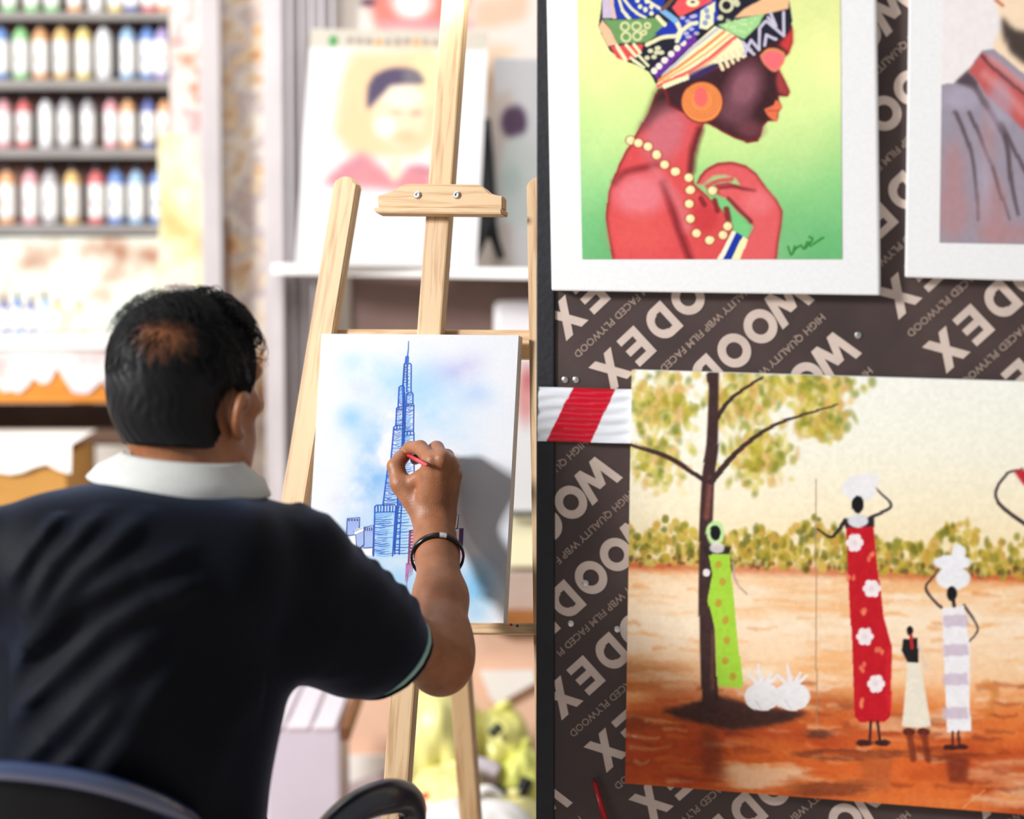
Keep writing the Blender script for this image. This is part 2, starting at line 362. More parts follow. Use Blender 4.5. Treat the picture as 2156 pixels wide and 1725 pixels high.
Afit = np.linalg.lstsq(np.array([[1, r, p] for r, p, _ in obs], float), np.array(uv), rcond=None)[0]
cdir = Afit[2]; pitch = np.linalg.norm(cdir); ex = cdir / pitch; ey = np.array([-ex[1], ex[0]])      # reading direction and letter-up direction
rowv = Afit[1]; LH = pitch * 0.98
def glyph(ch):
    V, F = [], []
    def quad(*p): V.extend(p); n = len(V); F.append([n - 4, n - 3, n - 2, n - 1])
    def arc(cx, cy, ro, ri, a0, a1, n=22, sy=1.0):
        base = len(V)
        for i in range(n + 1):
            a = a0 + (a1 - a0) * i / n; c, s_ = math.cos(a), math.sin(a); V.append((cx + ro * c, cy + ro * sy * s_)); V.append((cx + ri * c, cy + ri * sy * s_ * 0.98))
        for i in range(n): F.append([base + 2 * i, base + 2 * i + 2, base + 2 * i + 3, base + 2 * i + 1])
    if ch == 'O': arc(0, 0, 0.47, 0.235, 0, 2 * math.pi, 32, 1.06)
    elif ch == 'D':
        quad((-.38, -.5), (-.16, -.5), (-.16, .5), (-.38, .5)); quad((-.16, -.5), (0, -.5), (0, -.27), (-.16, -.27)); quad((-.16, .27), (0, .27), (0, .5), (-.16, .5)); arc(0, 0, .42, .2, -math.pi / 2, math.pi / 2, 16, 1.19)
    elif ch == 'E':
        quad((-.34, -.5), (-.11, -.5), (-.11, .5), (-.34, .5))
        for y in (-.5, -.105, .29): quad((-.11, y), (.34, y), (.34, y + .21), (-.11, y + .21))
    elif ch == 'X': V = [(-.45, -.5), (-.17, -.5), (0, -.226), (.17, -.5), (.45, -.5), (.14, 0), (.45, .5), (.17, .5), (0, .226), (-.17, .5), (-.45, .5), (-.14, 0)]; F = [list(range(12))]
    elif ch == 'W': V = [(-.615, .5), (-.415, -.5), (-.185, -.5), (0, -.007), (.185, -.5), (.415, -.5), (.615, .5), (.385, .5), (.265, -.1), (.115, .3), (-.115, .3), (-.265, -.1), (-.385, .5)]; F = [list(range(13))]
    return V, F
LV, LF = [], []; UMIN = 0.0125
fcu = bpy.data.curves.new('tmp_text', 'FONT'); fcu.body = 'HIGH QUALITY WBP FILM FACED PLYWOOD'; fcu.size = 1.0; fcu.offset = 0.012; fcu.resolution_u = 2
fo = bpy.data.objects.new('tmp_text', fcu); COL.objects.link(fo); dg = bpy.context.evaluated_depsgraph_get()
tm = fo.evaluated_get(dg).to_mesh(); TV = np.array([q.co[:2] for q in tm.vertices]); TF = [list(p.vertices) for p in tm.polygons]
fo.evaluated_get(dg).to_mesh_clear(); bpy.data.objects.remove(fo); bpy.data.curves.remove(fcu)
TV[:, 0] -= TV[:, 0].min(); TV[:, 0] /= TV[:, 0].max(); TV[:, 1] -= 0.35
SV, SF = [], []
def inb(q): return 0.013 < q[0] < BW - 0.01 and 0.33 < q[1] < 2.04
for row in range(-9, 16):
    for w in range(-5, 6):
        for i, ch in enumerate('WOODEX'):
            c = Afit[0] + rowv * row + cdir * (i + w * 7.4)
            if not (-0.03 < c[0] < BW and 0.1 < c[1] < 2.05): continue
            gv, gf = glyph(ch); pts = [c + ex * gx * LH + ey * gy * LH for gx, gy in gv]; o = len(LV)
            for q in gf:          # cut off at the sheet's edge
                P = [pts[k] for k in q]; R = []
                for a, b in zip(P, P[1:] + P[:1]):
                    if a[0] > UMIN: R.append(a)
                    if (a[0] > UMIN) != (b[0] > UMIN): R.append(a + (b - a) * ((UMIN - a[0]) / (b[0] - a[0])))
                if len(R) >= 3 and all(r[0] < BW - .014 and .33 < r[1] < 2.04 for r in R):
                    o = len(LV); LV += [bpt(r[0], r[1], 0.0006) for r in R]; LF.append(list(range(o, o + len(R))))
        c = Afit[0] + rowv * (row + 0.5) + cdir * (w * 7.4 - 0.5); wl = pitch * 6.0
        if -0.7 < c[0] < BW + .7 and -0.5 < c[1] < 2.6:
            pts = [c + ex * tx * wl + ey * ty * LH * 0.30 for tx, ty in TV]; o = len(SV)
            keep = [q for q in TF if all(inb(pts[k]) for k in q)]
            if keep:
                used = sorted({k for q in keep for k in q}); mp_ = {k: n for n, k in enumerate(used)}
                SV += [bpt(pts[k][0], pts[k][1], 0.0006) for k in used]; SF += [[mp_[k] + o for k in q] for q in keep]
o_ = mobj('large_lettering', LV, LF, M_print, ply); o_['label'] = 'large cream WOODEX print'
o_ = mobj('small_lettering', SV, SF, M_print2, ply); o_['label'] = 'small cream line of print'
for x, y in ((1213, 800), (1190, 800), (1202, 1313), (1807, 706), (1300, 1325), (1233, 1228)):
    q = BOARD.hit(float(x), float(y)); u = (q[:2] - LEFT) @ bdir[:2]
    n = 8; V = [bpt(u, q[2], 0.003)] + [bpt(u + .0045 * math.cos(a), q[2] + .0045 * math.sin(a), 0.0012) for a in np.linspace(0, 2 * math.pi, n, endpoint=False)]
    mobj('screw', V, [[0, i + 1, (i + 1) % n + 1] for i in range(n)], M_screw, ply, True)

# ------------------------------------------------------------------ pictures hung on the board
M_pig = vcol_mat('painted_pigment'); M_white = pmat('white_canvas', (238, 237, 234), 0.7, 0.03, 200, bump=0.15, bscale=700)
def picture(name, label, outer, off, thick, group='pictures hung on the display board'):
    c = np.asarray(outer, float); pts = BOARD.hit(c[:, 0], c[:, 1], off)
    t = thing(name, label, 'painting', (pts[:, 0].mean(), pts[:, 1].mean(), pts[:, 2].min()), group)
    s_ = slab('canvas_panel', outer, BOARD, off, thick, M_white, t, 0.0025); return t
# --- woman in a headwrap
def zA(P): return [(1140 + x / 2.696, y / 2.696) for x, y in P]
t = picture('framed_painting', 'white bordered painting of a woman with patterned headwrap against yellow green', [(1146, -255), (1840, -262), (1852, 622), (1161, 612)], 0.022, 0.021)
pp = Paint(1215, -175, 1778, 550, 0.62, (240, 240, 160))
pp.grad([(-175, (250, 238, 160)), (0, (250, 244, 168)), (120, (238, 246, 160)), (230, (222, 243, 152)), (320, (196, 230, 142)), (400, (150, 212, 130)), (470, (118, 190, 118)), (550, (104, 178, 112))])
n1 = fbm(pp.X.shape, (4, 3), 5)
pp.img += (n1 - .5)[..., None] * np.array([60, 26, 40])
edge = np.clip(np.abs(pp.X - 1480) / 290, 0, 1) ** 2 * np.clip((pp.Y - 120) / 250, 0, 1)
pp.img = pp.img * (1 - .35 * edge[..., None]) + np.array([120, 200, 130]) * .35 * edge[..., None]
body = zA([(660,505),(610,640),(520,790),(440,930),(380,1090),(364,1240),(385,1380),(408,1490),(1010,1490),(1090,1310),(1045,1200),(960,1130),(870,1050),(848,980),(860,880),(890,780),(925,705),(960,640),(940,480)])
pp.poly(body, (120, 30, 30)); pp.poly([(x + (3 if x < 1400 else -2), y + 1) for x, y in body], (222, 78, 78), blur=4)
pp.poly(zA([(660,500),(600,660),(540,770),(640,700),(800,610),(900,660),(925,705),(960,640),(940,480)]), (44, 18, 20), .95, 7)
pp.ell(*zA([(700, 760)])[0], 42, 62, (206, 112, 122), .85, 16, 0.35)
pp.line(zA([(900,740),(865,850),(850,970)]), 16, (92, 24, 28), .8, 6)
pp.line(zA([(650,940),(560,960),(470,985),(420,1040)]), 14, (120, 24, 28), .75, 6)
pp.ell(*zA([(560, 1110)])[0], 54, 44, (236, 140, 150), .7, 16); pp.ell(*zA([(570, 1330)])[0], 62, 40, (232, 96, 88), .5, 18)
pp.line(zA([(690,1040),(740,1180),(790,1330),(850,1490)]), 15, (128, 26, 32), .85, 6)
pp.line(zA([(640,960),(730,1080),(800,1200),(830,1290)]), 24, (224, 130, 136), .55, 9)
pp.ell(*zA([(930, 1240)])[0], 30, 32, (190, 40, 46), .5, 10)
# hand
pp.poly(zA([(950,1125),(1005,1105),(1110,1215),(1180,1290),(1170,1365),(1105,1322),(1075,1262),(1010,1175)]), (120, 204, 124), 1, 1)
hand = zA([(880,1045),(900,1000),(940,955),(1000,925),(1080,918),(1160,940),(1220,985),(1280,1070),(1340,1140),(1372,1205),(1362,1290),(1345,1380),(1333,1490),(1105,1490),(1170,1360),(1212,1290),(1180,1255),(1110,1200),(1060,1130),(1000,1105),(985,1050),(1060,1038),(1140,1060),(1110,1010),(1040,985),(970,990),(915,1042)])
pp.poly(hand, (140, 30, 36), 1, 1); pp.poly([((x - 1560) * .965 + 1560, (y - 440) * .965 + 441) for x, y in hand], (232, 98, 98), .95, 3)
pp.line(zA([(1010,1068),(1090,1062),(1150,1075),(1210,1085)]), 6, (110, 26, 32), .8, 3); pp.line(zA([(1060,1130),(1120,1190),(1190,1260)]), 7, (96, 22, 28), .8, 3)
pp.line(zA([(940,1060),(1000,1030),(1080,1020)]), 9, (214, 84, 88), 1, 2)
for a, b in (((905, 1130), (925, 1165)), ((985, 1140), (1000, 1200)), ((1050, 1190), (1065, 1260))): pp.line(zA([a, b]), 11, (130, 30, 34), .9, 2)
pp.ell(*zA([(1230, 1150)])[0], 30, 24, (240, 130, 132), .6, 12)
# bracelet
pp.poly(zA([(990,1490),(1085,1308),(1108,1320),(1022,1490)]), (245, 240, 214)); pp.poly(zA([(1022,1490),(1108,1320),(1142,1342),(1070,1490)]), (18, 48, 160)); pp.poly(zA([(1070,1490),(1142,1342),(1172,1362),(1122,1490)]), (250, 240, 180))
# face
face = zA([(690,500),(1010,380),(1200,280),(1330,190),(1425,140),(1427,240),(1405,300),(1375,330),(1350,362),(1352,400),(1382,455),(1412,522),(1400,550),(1345,545),(1350,580),(1366,610),(1345,640),(1340,692),(1290,690),(1258,722),(1246,775),(1228,803),(1170,813),(1100,790),(1020,750),(960,712),(900,690),(720,600)])
pp.poly(face, (140, 26, 28), 1, .6); pp.poly([(1535 + (x - 1535) * .972, 150 + (y - 150) * .972) for x, y in face], (58, 22, 28), 1, 3)
pp.ell(*zA([(1150, 500)])[0], 34, 52, (158, 100, 112), .85, 16, .35); pp.ell(*zA([(1085, 650)])[0], 40, 26, (122, 72, 84), .75, 14, .5); pp.ell(*zA([(1190, 740)])[0], 26, 18, (136, 72, 78), .6, 9)
pp.poly(zA([(1425,160),(1427,240),(1400,305),(1345,255)]), (208, 56, 56), 1, 3)
pp.poly(zA([(1345,385),(1375,450),(1408,522),(1395,545),(1345,530),(1330,460)]), (176, 62, 60), .95, 3)
pp.poly(zA([(1238,318),(1285,278),(1345,280),(1385,315),(1368,372),(1322,408),(1270,372)]), (232, 150, 84), 1, 1, True); pp.poly(zA([(1244,325),(1290,292),(1345,295),(1378,322),(1362,372),(1322,402),(1275,370)]), (244, 112, 116), 1, 1.5, True)
pp.poly(zA([(1265,622),(1312,600),(1332,568),(1366,610),(1342,636),(1336,692),(1290,664)]), (234, 116, 74), 1, 1, True); pp.line(zA([(1285,630),(1340,630)]), 3, (190, 70, 50), .8, 1)
# headwrap
pp.poly(zA([(350,-60),(338,60),(322,150),(350,210),(390,290),(470,345),(540,372),(610,412),(660,495),(720,497),(830,462),(1000,380),(1160,330),(1240,282),(1400,190),(1425,120),(1418,70),(1400,-60),(1250,-330),(900,-440),(560,-330)]), (24, 22, 40), 1, .6)
CR = (250, 243, 190)
for P, c in (([(720,-120),(960,-200),(1000,-60),(830,-10)], (214, 150, 60)), ([(960,-200),(1200,-230),(1260,-60),(1000,-50)], (60, 120, 96)), ([(560,-330),(760,-380),(800,-190),(560,-180)], (176, 52, 60)), ([(780,-380),(980,-420),(960,-220),(820,-190)], (28, 56, 168)), ([(1000,-420),(1200,-340),(1190,-240),(980,-220)], (232, 190, 130))): pp.poly(zA(P), c, 1, 1, True)
for q in ((640, -280), (700, -260), (870, -320), (900, -270), (1080, -310), (1130, -150), (1060, -130), (860, -90), (920, -120)): pp.ell(*zA([q])[0], 9, 9, CR, .9, 1, 0, 5)
pp.poly(zA([(400,-200),(720,-120),(700,0),(680,70),(560,104),(430,108),(400,20)]), (22, 52, 170), 1, .6); pp.poly(zA([(345,-120),(398,-60),(426,106),(346,106)]), (206, 188, 208)); pp.poly(zA([(392,0),(402,0),(428,106),(416,106)]), (240, 190, 140))
for P in ([(440,0),(460,60),(500,105)], [(470,0),(520,60),(590,100)], [(560,-30),(640,30),(700,60)]): pp.line(zA(P), 6, CR, .95, .8)
for q in ((545, 5), (560, 40), (590, 55), (625, 40), (600, 10), (575, -20), (625, 75)): pp.ell(*zA([q])[0], 5, 5, CR, .95, .8)
pp.poly(zA([(350,110),(520,108),(650,98),(725,130),(665,190),(600,242),(430,250),(390,165)]), (112, 156, 92), 1, 1)
for q, r in (((475, 150), 11), ((540, 150), 11), ((480, 210), 12), ((545, 205), 11), ((600, 145), 8), ((580, 185), 7)): pp.ell(*zA([q])[0], r, r, (226, 222, 164), .95, 1, 0, 5)
pp.poly(zA([(322,150),(345,112),(390,165),(432,252),(378,264)]), (242, 192, 150), 1, .8)
pp.poly(zA([(388,262),(582,250),(565,300),(490,350),(430,332)]), (226, 76, 78), 1, .8)
for P in ([(425,258),(480,345)], [(480,256),(535,320)], [(525,253),(560,300)]): pp.line(zA(P), 7, CR, .95, .8)
for P in ([(520,345),(580,385)], [(550,315),(605,375)], [(505,330),(560,370)]): pp.line(zA(P), 6, CR, .95, .8)
for q in ((620, 290), (660, 275), (640, 325), (600, 330), (680, 300), (655, 300)): pp.ell(*zA([q])[0], 6, 5, (228, 226, 180), .95, .8)
pp.poly(zA([(615,400),(700,330),(800,240),(865,185),(885,235),(760,340),(655,455)]), (108, 42, 152), 1, 1)
for q in ((640, 405), (668, 378), (700, 345), (735, 308), (770, 275), (805, 245)): pp.ell(*zA([q])[0], 7, 7, (246, 238, 214), 1, .8)
pp.poly(zA([(640,192),(730,120),(800,100),(900,60),(985,-60),(1005,120),(940,150),(860,190),(790,250),(740,215)]), (24, 50, 172), 1, .8)
for P in ([(600,255),(680,215),(765,205)], [(765,120),(790,180),(770,235)], [(780,190),(840,140),(880,130)], [(660,95),(700,140)]): pp.line(zA(P), 9, CR, .95, .8)
for q in ((800, 100), (830, 120), (855, 95), (820, 190), (850, 165), (880, 190), (835, 210), (870, 90)): pp.ell(*zA([q])[0], 6, 4, (206, 196, 216), .9, .8)
pp.poly(zA([(738,42),(800,-30),(975,-40),(965,10),(850,66),(782,96)]), (236, 84, 86), 1, .8); pp.ell(*zA([(860, 14)])[0], 14, 9, CR, 1, 1); pp.ell(*zA([(860, 10)])[0], 5, 3, (90, 80, 90), 1, 1)
pp.line(zA([(690,60),(760,115)]), 12, (126, 178, 222), 1, 1); pp.line(zA([(760,-20),(690,50)]), 8, (120, 80, 60), 1, 1)
pp.poly(zA([(905,60),(985,5),(978,140),(940,170),(895,160)]), CR, 1, .8)
for q in ((940, 60), (945, 95), (930, 130)): pp.ell(*zA([q])[0], 6, 6, (120, 140, 200), .8, 1.2)
for q, r in (((1050, 30), 16), ((1090, -20), 13), ((1015, 100), 6), ((1110, 20), 7)): pp.ell(*zA([q])[0], r, r, (226, 222, 176), .95, 1, 0, 7)
pp.poly(zA([(1090,104),(1150,50),(1240,0),(1300,-60),(1412,-20),(1404,50),(1250,86)]), (244, 192, 142), 1, 1)
pp.poly(zA([(1000,142),(1120,108),(1265,78),(1240,140),(1150,226),(1080,192)]), (166, 216, 142), 1, 1)
for i in range(24): q = (random.uniform(1040, 1220), random.uniform(105, 190)); pp.ell(*zA([q])[0], 3, 3, (214, 236, 176), .6, 1)
pp.poly(zA([(648,482),(700,412),(880,240),(985,148),(1062,180),(1135,232),(1165,325),(1090,335),(980,368),(830,440),(720,482),(668,497)]), CR, 1, .6)
for P, c, w in (([(690,430),(860,275),(1000,165)], (196, 190, 205), 6), ([(665,460),(850,330),(1040,180)], (232, 140, 74), 6), ([(690,462),(900,330),(1075,195)], (240, 170, 100), 4), ([(660,488),(880,385),(1100,212)], (232, 90, 84), 7), ([(700,482),(900,392),(1080,245)], (240, 160, 120), 3)): pp.line(zA(P), w, c, .95, 1)
for i in range(8): pp.ell(*zA([(700 + i * 18, 488 - i * 7)])[0], 5, 6, CR, 1, .8)
pp.poly(zA([(845,455),(835,425),(980,362),(1000,385),(920,435)]), (60, 36, 92), .9, 2)
for i in range(5): pp.line(zA([(1000 + i * 32, 338 - i * 15), (1028 + i * 30, 392 - i * 17)]), 8, (250, 226, 180), 1, .8)
for P in ([(1150,310),(1190,230),(1235,285),(1240,160),(1275,120),(1375,205),(1375,70)], [(1140,240),(1190,290)], [(1205,310),(1150,265)], [(1268,260),(1278,200),(1330,225)], [(1300,75),(1330,150),(1285,100)]): pp.line(zA(P), 6.5, (206, 198, 216), 1, .8, curve=False)
# earring, necklace, signature
pp.ell(*zA([(912, 582)])[0], 45, 45, (120, 40, 24), 1, 2); pp.ell(*zA([(912, 580)])[0], 42.5, 42.5, (240, 142, 74), 1, 1)
for r in (38, 32, 26): pp.ell(*zA([(910, 570)])[0], r, r, (206, 104, 48), .7, 1, 0, 2)
pp.ell(*zA([(905, 550)])[0], 14, 21, (246, 104, 96), 1, 1.5, -.1)
for q in ((505, 800), (550, 815), (605, 835), (655, 880), (700, 935), (760, 975), (835, 1010), (845, 1080), (840, 1160), (845, 1245), (880, 1325), (955, 1365), (1030, 1335), (1058, 1285), (972, 1085)):
    x, y = zA([q])[0]; pp.ell(x, y, 11.5, 10.5, (120, 40, 30), .7, 2); pp.ell(x, y, 9.5, 9, (252, 228, 160), 1, 1.2); pp.ell(x - 2, y - 2, 4, 4, (255, 246, 206), .8, 2)
for P in ([(1400,1400),(1420,1450),(1440,1400),(1430,1440)], [(1440,1420),(1470,1395),(1490,1415),(1510,1375),(1530,1400)], [(1520,1345),(1540,1360),(1500,1410)], [(1540,1390),(1600,1350)]): pp.line(zA(P), 4, (34, 124, 40), .95, 1)
pp.vary((90, 80), 5, 3)
pg = pp.mesh('painted_image', [(1212, -170), (1768, -172), (1773, 546), (1226, 546)], BOARD, 0.0226, M_pig, t)

# --- village women under a tree
t = picture('unframed_painting', 'large unframed painting of village women under a tree on orange ground', [(1330, 779), (2420, 812), (2420, 1736), (1316, 1650)], 0.020, 0.016)
pp = Paint(1310, 775, 2425, 1740, 0.46, (246, 243, 226))
hz = lambda x: 1183 + (x - 1330) * 0.034
pp.grad([(775, (246, 245, 234)), (950, (247, 243, 222)), (1060, (251, 238, 204)), (1180, (250, 226, 178)), (1200, (252, 222, 182)), (1330, (254, 226, 192)), (1430, (250, 204, 156)), (1500, (236, 136, 66)), (1600, (218, 98, 36)), (1740, (228, 120, 52))], 0)
gm = np.clip((pp.Y - hz(pp.X)) / 20, 0, 1)
st = fbm(pp.X.shape, (26, 5), 21, 4); st2 = fbm(pp.X.shape, (18, 4), 31, 4); st3 = fbm(pp.X.shape, (9, 4), 41, 3)
def wash(m, col): pp.img[:] = pp.img * (1 - m[..., None]) + np.asarray(col, float) * m[..., None]
low = np.clip((pp.Y - 1400 + (pp.X - 1500) * -.10) / 140, 0, 1)
wash(gm * np.clip((st - .54) * 5, 0, 1) * .55, (240, 164, 92)); wash(gm * np.clip((st2 - .58) * 6, 0, 1) * .7, (253, 236, 206))
wash(gm * low * np.clip((st3 - .46) * 5, 0, 1) * .8, (176, 62, 20)); wash(gm * low * np.clip((st - .58) * 7, 0, 1) * .7, (120, 46, 20)); wash(gm * low * np.clip((st2 - .6) * 6, 0, 1) * .75, (250, 190, 140))
lf = np.clip((1480 - pp.X) / 160, 0, 1) * np.clip((pp.Y - 1380) / 60, 0, 1) * np.clip((1560 - pp.Y) / 60, 0, 1); wash(lf * np.clip((st - .38) * 4, 0, 1) * .75, (170, 74, 16))
wash(np.exp(-((pp.Y - hz(pp.X) - 8) / 12) ** 2) * .8 * np.clip(st3 + .3, 0, 1), (196, 76, 24))
r = np.random.default_rng(5)
for i in range(420):   # streaks of the brush over the ground
    x = r.uniform(1310, 2420); y = hz(x) + 12 + r.uniform(0, 1) ** .8 * 520; dp = np.clip((y - 1400) / 160, 0, 1); L_ = r.uniform(20, 90)
    c = [(252, 236, 214), (244, 196, 140), (236, 160, 84), (250, 222, 190), (226, 138, 66)][r.integers(5)] if r.random() > dp else [(196, 78, 24), (226, 108, 40), (150, 56, 20), (248, 196, 150), (236, 130, 60), (120, 44, 20)][r.integers(6)]
    pp.line([(x, y), (x + L_ * .5, y + r.uniform(-3, 6)), (x + L_, y + r.uniform(-2, 8))], r.uniform(5, 13), c, r.uniform(.25, .6), 4, 3)
for i in range(950):   # tree line on the horizon
    x = r.uniform(1310, 2425); hgt = 52 + 58 * abs(math.sin(x * .021) * math.cos(x * .0087 + 1)) ; y = hz(x) - r.uniform(-4, hgt)
    c = [(190, 160, 50), (140, 134, 34), (206, 156, 66), (104, 104, 28), (214, 186, 84)][r.integers(5)]; pp.ell(x, y, r.uniform(4, 9), r.uniform(5, 12), c, .75, 3)
for i in range(160):
    x = r.uniform(1310, 2425); pp.ell(x, hz(x) - r.uniform(-6, 14), r.uniform(3, 7), r.uniform(4, 7), [(90, 62, 26), (206, 190, 110), (120, 70, 30)][r.integers(3)], .6, 2)
for i in range(1500):   # foliage
    k = r.integers(6); cx, cy, sx, sy = [(1400, 850, 70, 70), (1560, 840, 60, 50), (1700, 815, 80, 30), (1600, 960, 55, 50), (1730, 880, 45, 40), (1380, 970, 50, 45)][k]
    x = r.normal(cx, sx * .55); y = r.normal(cy, sy * .55)
    if y < 770 or x < 1310 or (k == 5 and r.random() < .5): continue
    c = [(196, 180, 56), (160, 150, 40), (226, 206, 100), (214, 166, 92), (240, 228, 170), (120, 128, 36), (232, 196, 120)][r.integers(7)]; pp.ell(x, y, r.uniform(4, 9), r.uniform(5, 13), c, .62, 4, r.uniform(-.6, .6))
BR = (62, 38, 36)
pp.line([(1503, 772), (1502, 860), (1500, 940), (1491, 1010), (1487, 1150), (1488, 1300), (1496, 1490)], 20, BR, 1, 2, 34); pp.line([(1496, 1010), (1489, 1090)], 12, (150, 84, 72), .7, 4); pp.line([(1502, 1330), (1500, 1450)], 8, (120, 74, 56), .6, 3)
pp.line([(1504, 890), (1540, 840), (1605, 795)], 11, BR, 1, 1.5, 5); pp.line([(1497, 1015), (1560, 945), (1640, 892), (1765, 852)], 14, BR, 1, 1.5, 3); pp.line([(1485, 1014), (1410, 965), (1325, 936)], 11, BR, 1, 1.5, 7); pp.line([(1492, 790), (1500, 840)], 8, BR, 1, 1.5)
pp.poly([(1392, 1500), (1470, 1478), (1500, 1462), (1600, 1490), (1705, 1502), (1660, 1522), (1590, 1535), (1540, 1540), (1450, 1520)], (58, 32, 28), .95, 4); pp.ell(1725, 1548, 28, 9, (88, 44, 26), .8, 4)
pp.line([(1718, 1010), (1720, 1530)], 3, (170, 130, 100), .7, 1)
Z8 = lambda P: [z8(*q) for q in P]; Z7 = lambda P: [z7(*q) for q in P]
# green dress
pp.poly(Z8([(750,150),(735,110),(860,110),(850,160)]), (40, 30, 30), 1, 1.5); pp.poly(Z8([(760,145),(855,140),(868,300),(888,500),(914,718),(903,738),(800,727),(790,480),(757,350),(778,230)]), (168, 214, 60), 1, .8)
for q in ((805, 190), (825, 265), (803, 360), (835, 435), (842, 525), (838, 615), (868, 685)): pp.ell(*z8(*q), 7, 8, (196, 150, 50), .85, 2)
pp.ell(*z8(790, 50), 19, 26, (198, 232, 160), 1, 2); pp.ell(*z8(798, 115), 16, 12, (226, 216, 214), .9, 2); pp.ell(*z8(790, 48), 11, 16, (14, 12, 14), 1, 1); pp.ell(*z8(752, 225), 8, 8, (236, 226, 222), 1, 1)
pp.line(Z8([(870, 180), (885, 270), (930, 320)]), 5, (190, 160, 150), .8, 1.5)
# pots
for cx in (1000, 1130):
    pp.ell(*z8(cx, 775), 38, 30, (238, 234, 232), 1, 1.5)
    for dx, dy in ((-60, -60), (-20, -105), (40, -70), (0, -50), (70, -60)): pp.line([z8(cx, 740), z8(cx + dx, 740 + dy)], 12, (240, 236, 236), .95, 1.5, 5)
    pp.line([z8(cx - 30, 790), z8(cx - 5, 830)], 3, (206, 200, 200), .7, 1)
# red dress
pp.line(Z7([(1370, 1125), (1310, 1200), (1245, 1165)]), 8, (40, 30, 34), 1, 1.5, 4); pp.line(Z7([(1480, 1115), (1570, 1065), (1520, 1005), (1480, 960)]), 7, (56, 46, 50), 1, 1.5, 3)
pp.poly(Z7([(1365, 1165), (1360, 1120), (1495, 1115), (1495, 1160)]), (34, 26, 28), 1, 1); pp.ell(*z7(1430, 985), 36, 28, (238, 236, 236), .95, 3); pp.ell(*z7(1470, 945), 24, 14, (242, 238, 236), .9, 3)
pp.poly(Z8([(1368,25),(1492,20),(1516,250),(1536,420),(1576,560),(1566,860),(1540,886),(1430,886),(1410,860),(1392,450)]), (196, 12, 30), 1, .8); pp.line(Z8([(1560, 560), (1560, 830)]), 10, (226, 40, 44), .5, 4)
pp.ell(*z7(1422, 1130), 22, 14, (222, 220, 224), 1, 1.5); pp.ell(*z7(1422, 1058), 12, 18, (12, 10, 12), 1, 1)
for q in ((1408, 92), (1485, 295), (1453, 508), (1505, 718)):
    x, y = z8(*q)
    for a in range(6): pp.ell(x + 11 * math.cos(a * 1.047), y + 12 * math.sin(a * 1.047), 8, 8, (244, 232, 230), 1, 1)
    pp.ell(x, y, 6, 6, (236, 216, 216), 1, 1)
for q in ((1475, 155), (1395, 245), (1440, 400), (1520, 560), (1440, 640), (1455, 805)):
    for a in range(3): pp.ell(z8(*q)[0] + random.uniform(-8, 8), z8(*q)[1] + random.uniform(-9, 9), 4, 6, (240, 130, 90), .85, 1.5)
for x in (1478, 1508): pp.line(Z8([(x, 885), (x + (-4 if x < 1500 else 12), 970)]), 6, (70, 30, 28), 1, 1)
for c in ((1450, 980), (1530, 980)): pp.ell(*z8(*c), 17, 7, (60, 24, 22), 1, 1.5)
# child
pp.line(Z8([(1690, 540), (1715, 620), (1735, 660)]), 5, (226, 206, 190), .9, 1); pp.poly(Z8([(1642,620),(1698,620),(1748,905),(1690,915),(1618,905)]), (240, 230, 208), 1, 1.2); pp.poly(Z8([(1625,520),(1690,515),(1690,625),(1645,625),(1618,570)]), (26, 20, 24), 1, 1); pp.ell(*z8(1655, 482), 7, 10, (18, 14, 16), 1, 1); pp.line(Z8([(1660, 505), (1665, 560)]), 7, (190, 30, 36), 1, 1)
for c in ((1650, 930), (1715, 930)): pp.ell(*z8(*c), 13, 8, (70, 26, 20), 1, 2); pp.line([z8(*c), z8(c[0] + 20, c[1] + 120)], 14, (116, 40, 20), .8, 3)
# striped dress
pp.line(Z8([(1790, 378), (1725, 295), (1770, 230)]), 7, (70, 56, 52), 1, 1, 4); pp.line(Z8([(1893, 370), (1955, 470), (1918, 530)]), 6, (90, 74, 70), 1, 1, 4)
pp.ell(*z8(1845, 250), 36, 24, (240, 238, 238), 1, 2); pp.ell(*z8(1840, 180), 40, 16, (240, 238, 240), 1, 2); pp.ell(*z8(1870, 135), 14, 18, (242, 240, 240), 1, 2)
pp.poly(Z8([(1795,382),(1892,372),(1920,560),(1922,925),(1820,935),(1802,560)]), (244, 240, 240), 1, 1)
for y in (440, 570, 700, 850): pp.poly(Z8([(1798, y - 26), (1908, y - 30), (1916, y + 22), (1802, y + 26)]), (206, 186, 200), .8, 1.5)
pp.ell(*z8(1838, 318), 11, 16, (14, 12, 14), 1, 1); pp.line(Z8([(1845, 345), (1848, 372)]), 8, (40, 30, 28), 1, 1)
for x in (1845, 1870): pp.line(Z8([(x, 930), (x, 1000)]), 5, (80, 32, 28), 1, 1)
pp.ell(*z8(1835, 1000), 15, 6, (60, 24, 20), 1, 1.5); pp.ell(*z8(1885, 998), 12, 6, (60, 24, 20), 1, 1.5)
pp.poly(Z8([(1812, 1045), (1915, 1045), (1905, 1160), (1825, 1160)]), (122, 44, 20), .85, 4); pp.poly(Z8([(1430, 1040), (1580, 1040), (1560, 1200), (1450, 1180)]), (178, 88, 44), .6, 6); pp.line(Z8([(1990, 720), (2030, 760), (2000, 850)]), 18, (206, 120, 50), .6, 6); pp.poly(Z8([(730, 920), (800, 920), (830, 1130), (730, 1120)]), (110, 46, 24), .55, 7)
pp.line(Z7([(2300, 1230), (2045, 1050), (2075, 930), (2150, 900)]), 8, (60, 44, 50), 1, 1.5, 4); pp.poly(Z7([(2110, 905), (2380, 890), (2370, 985), (2230, 1000), (2156, 970)]), (196, 40, 50), 1, 2)
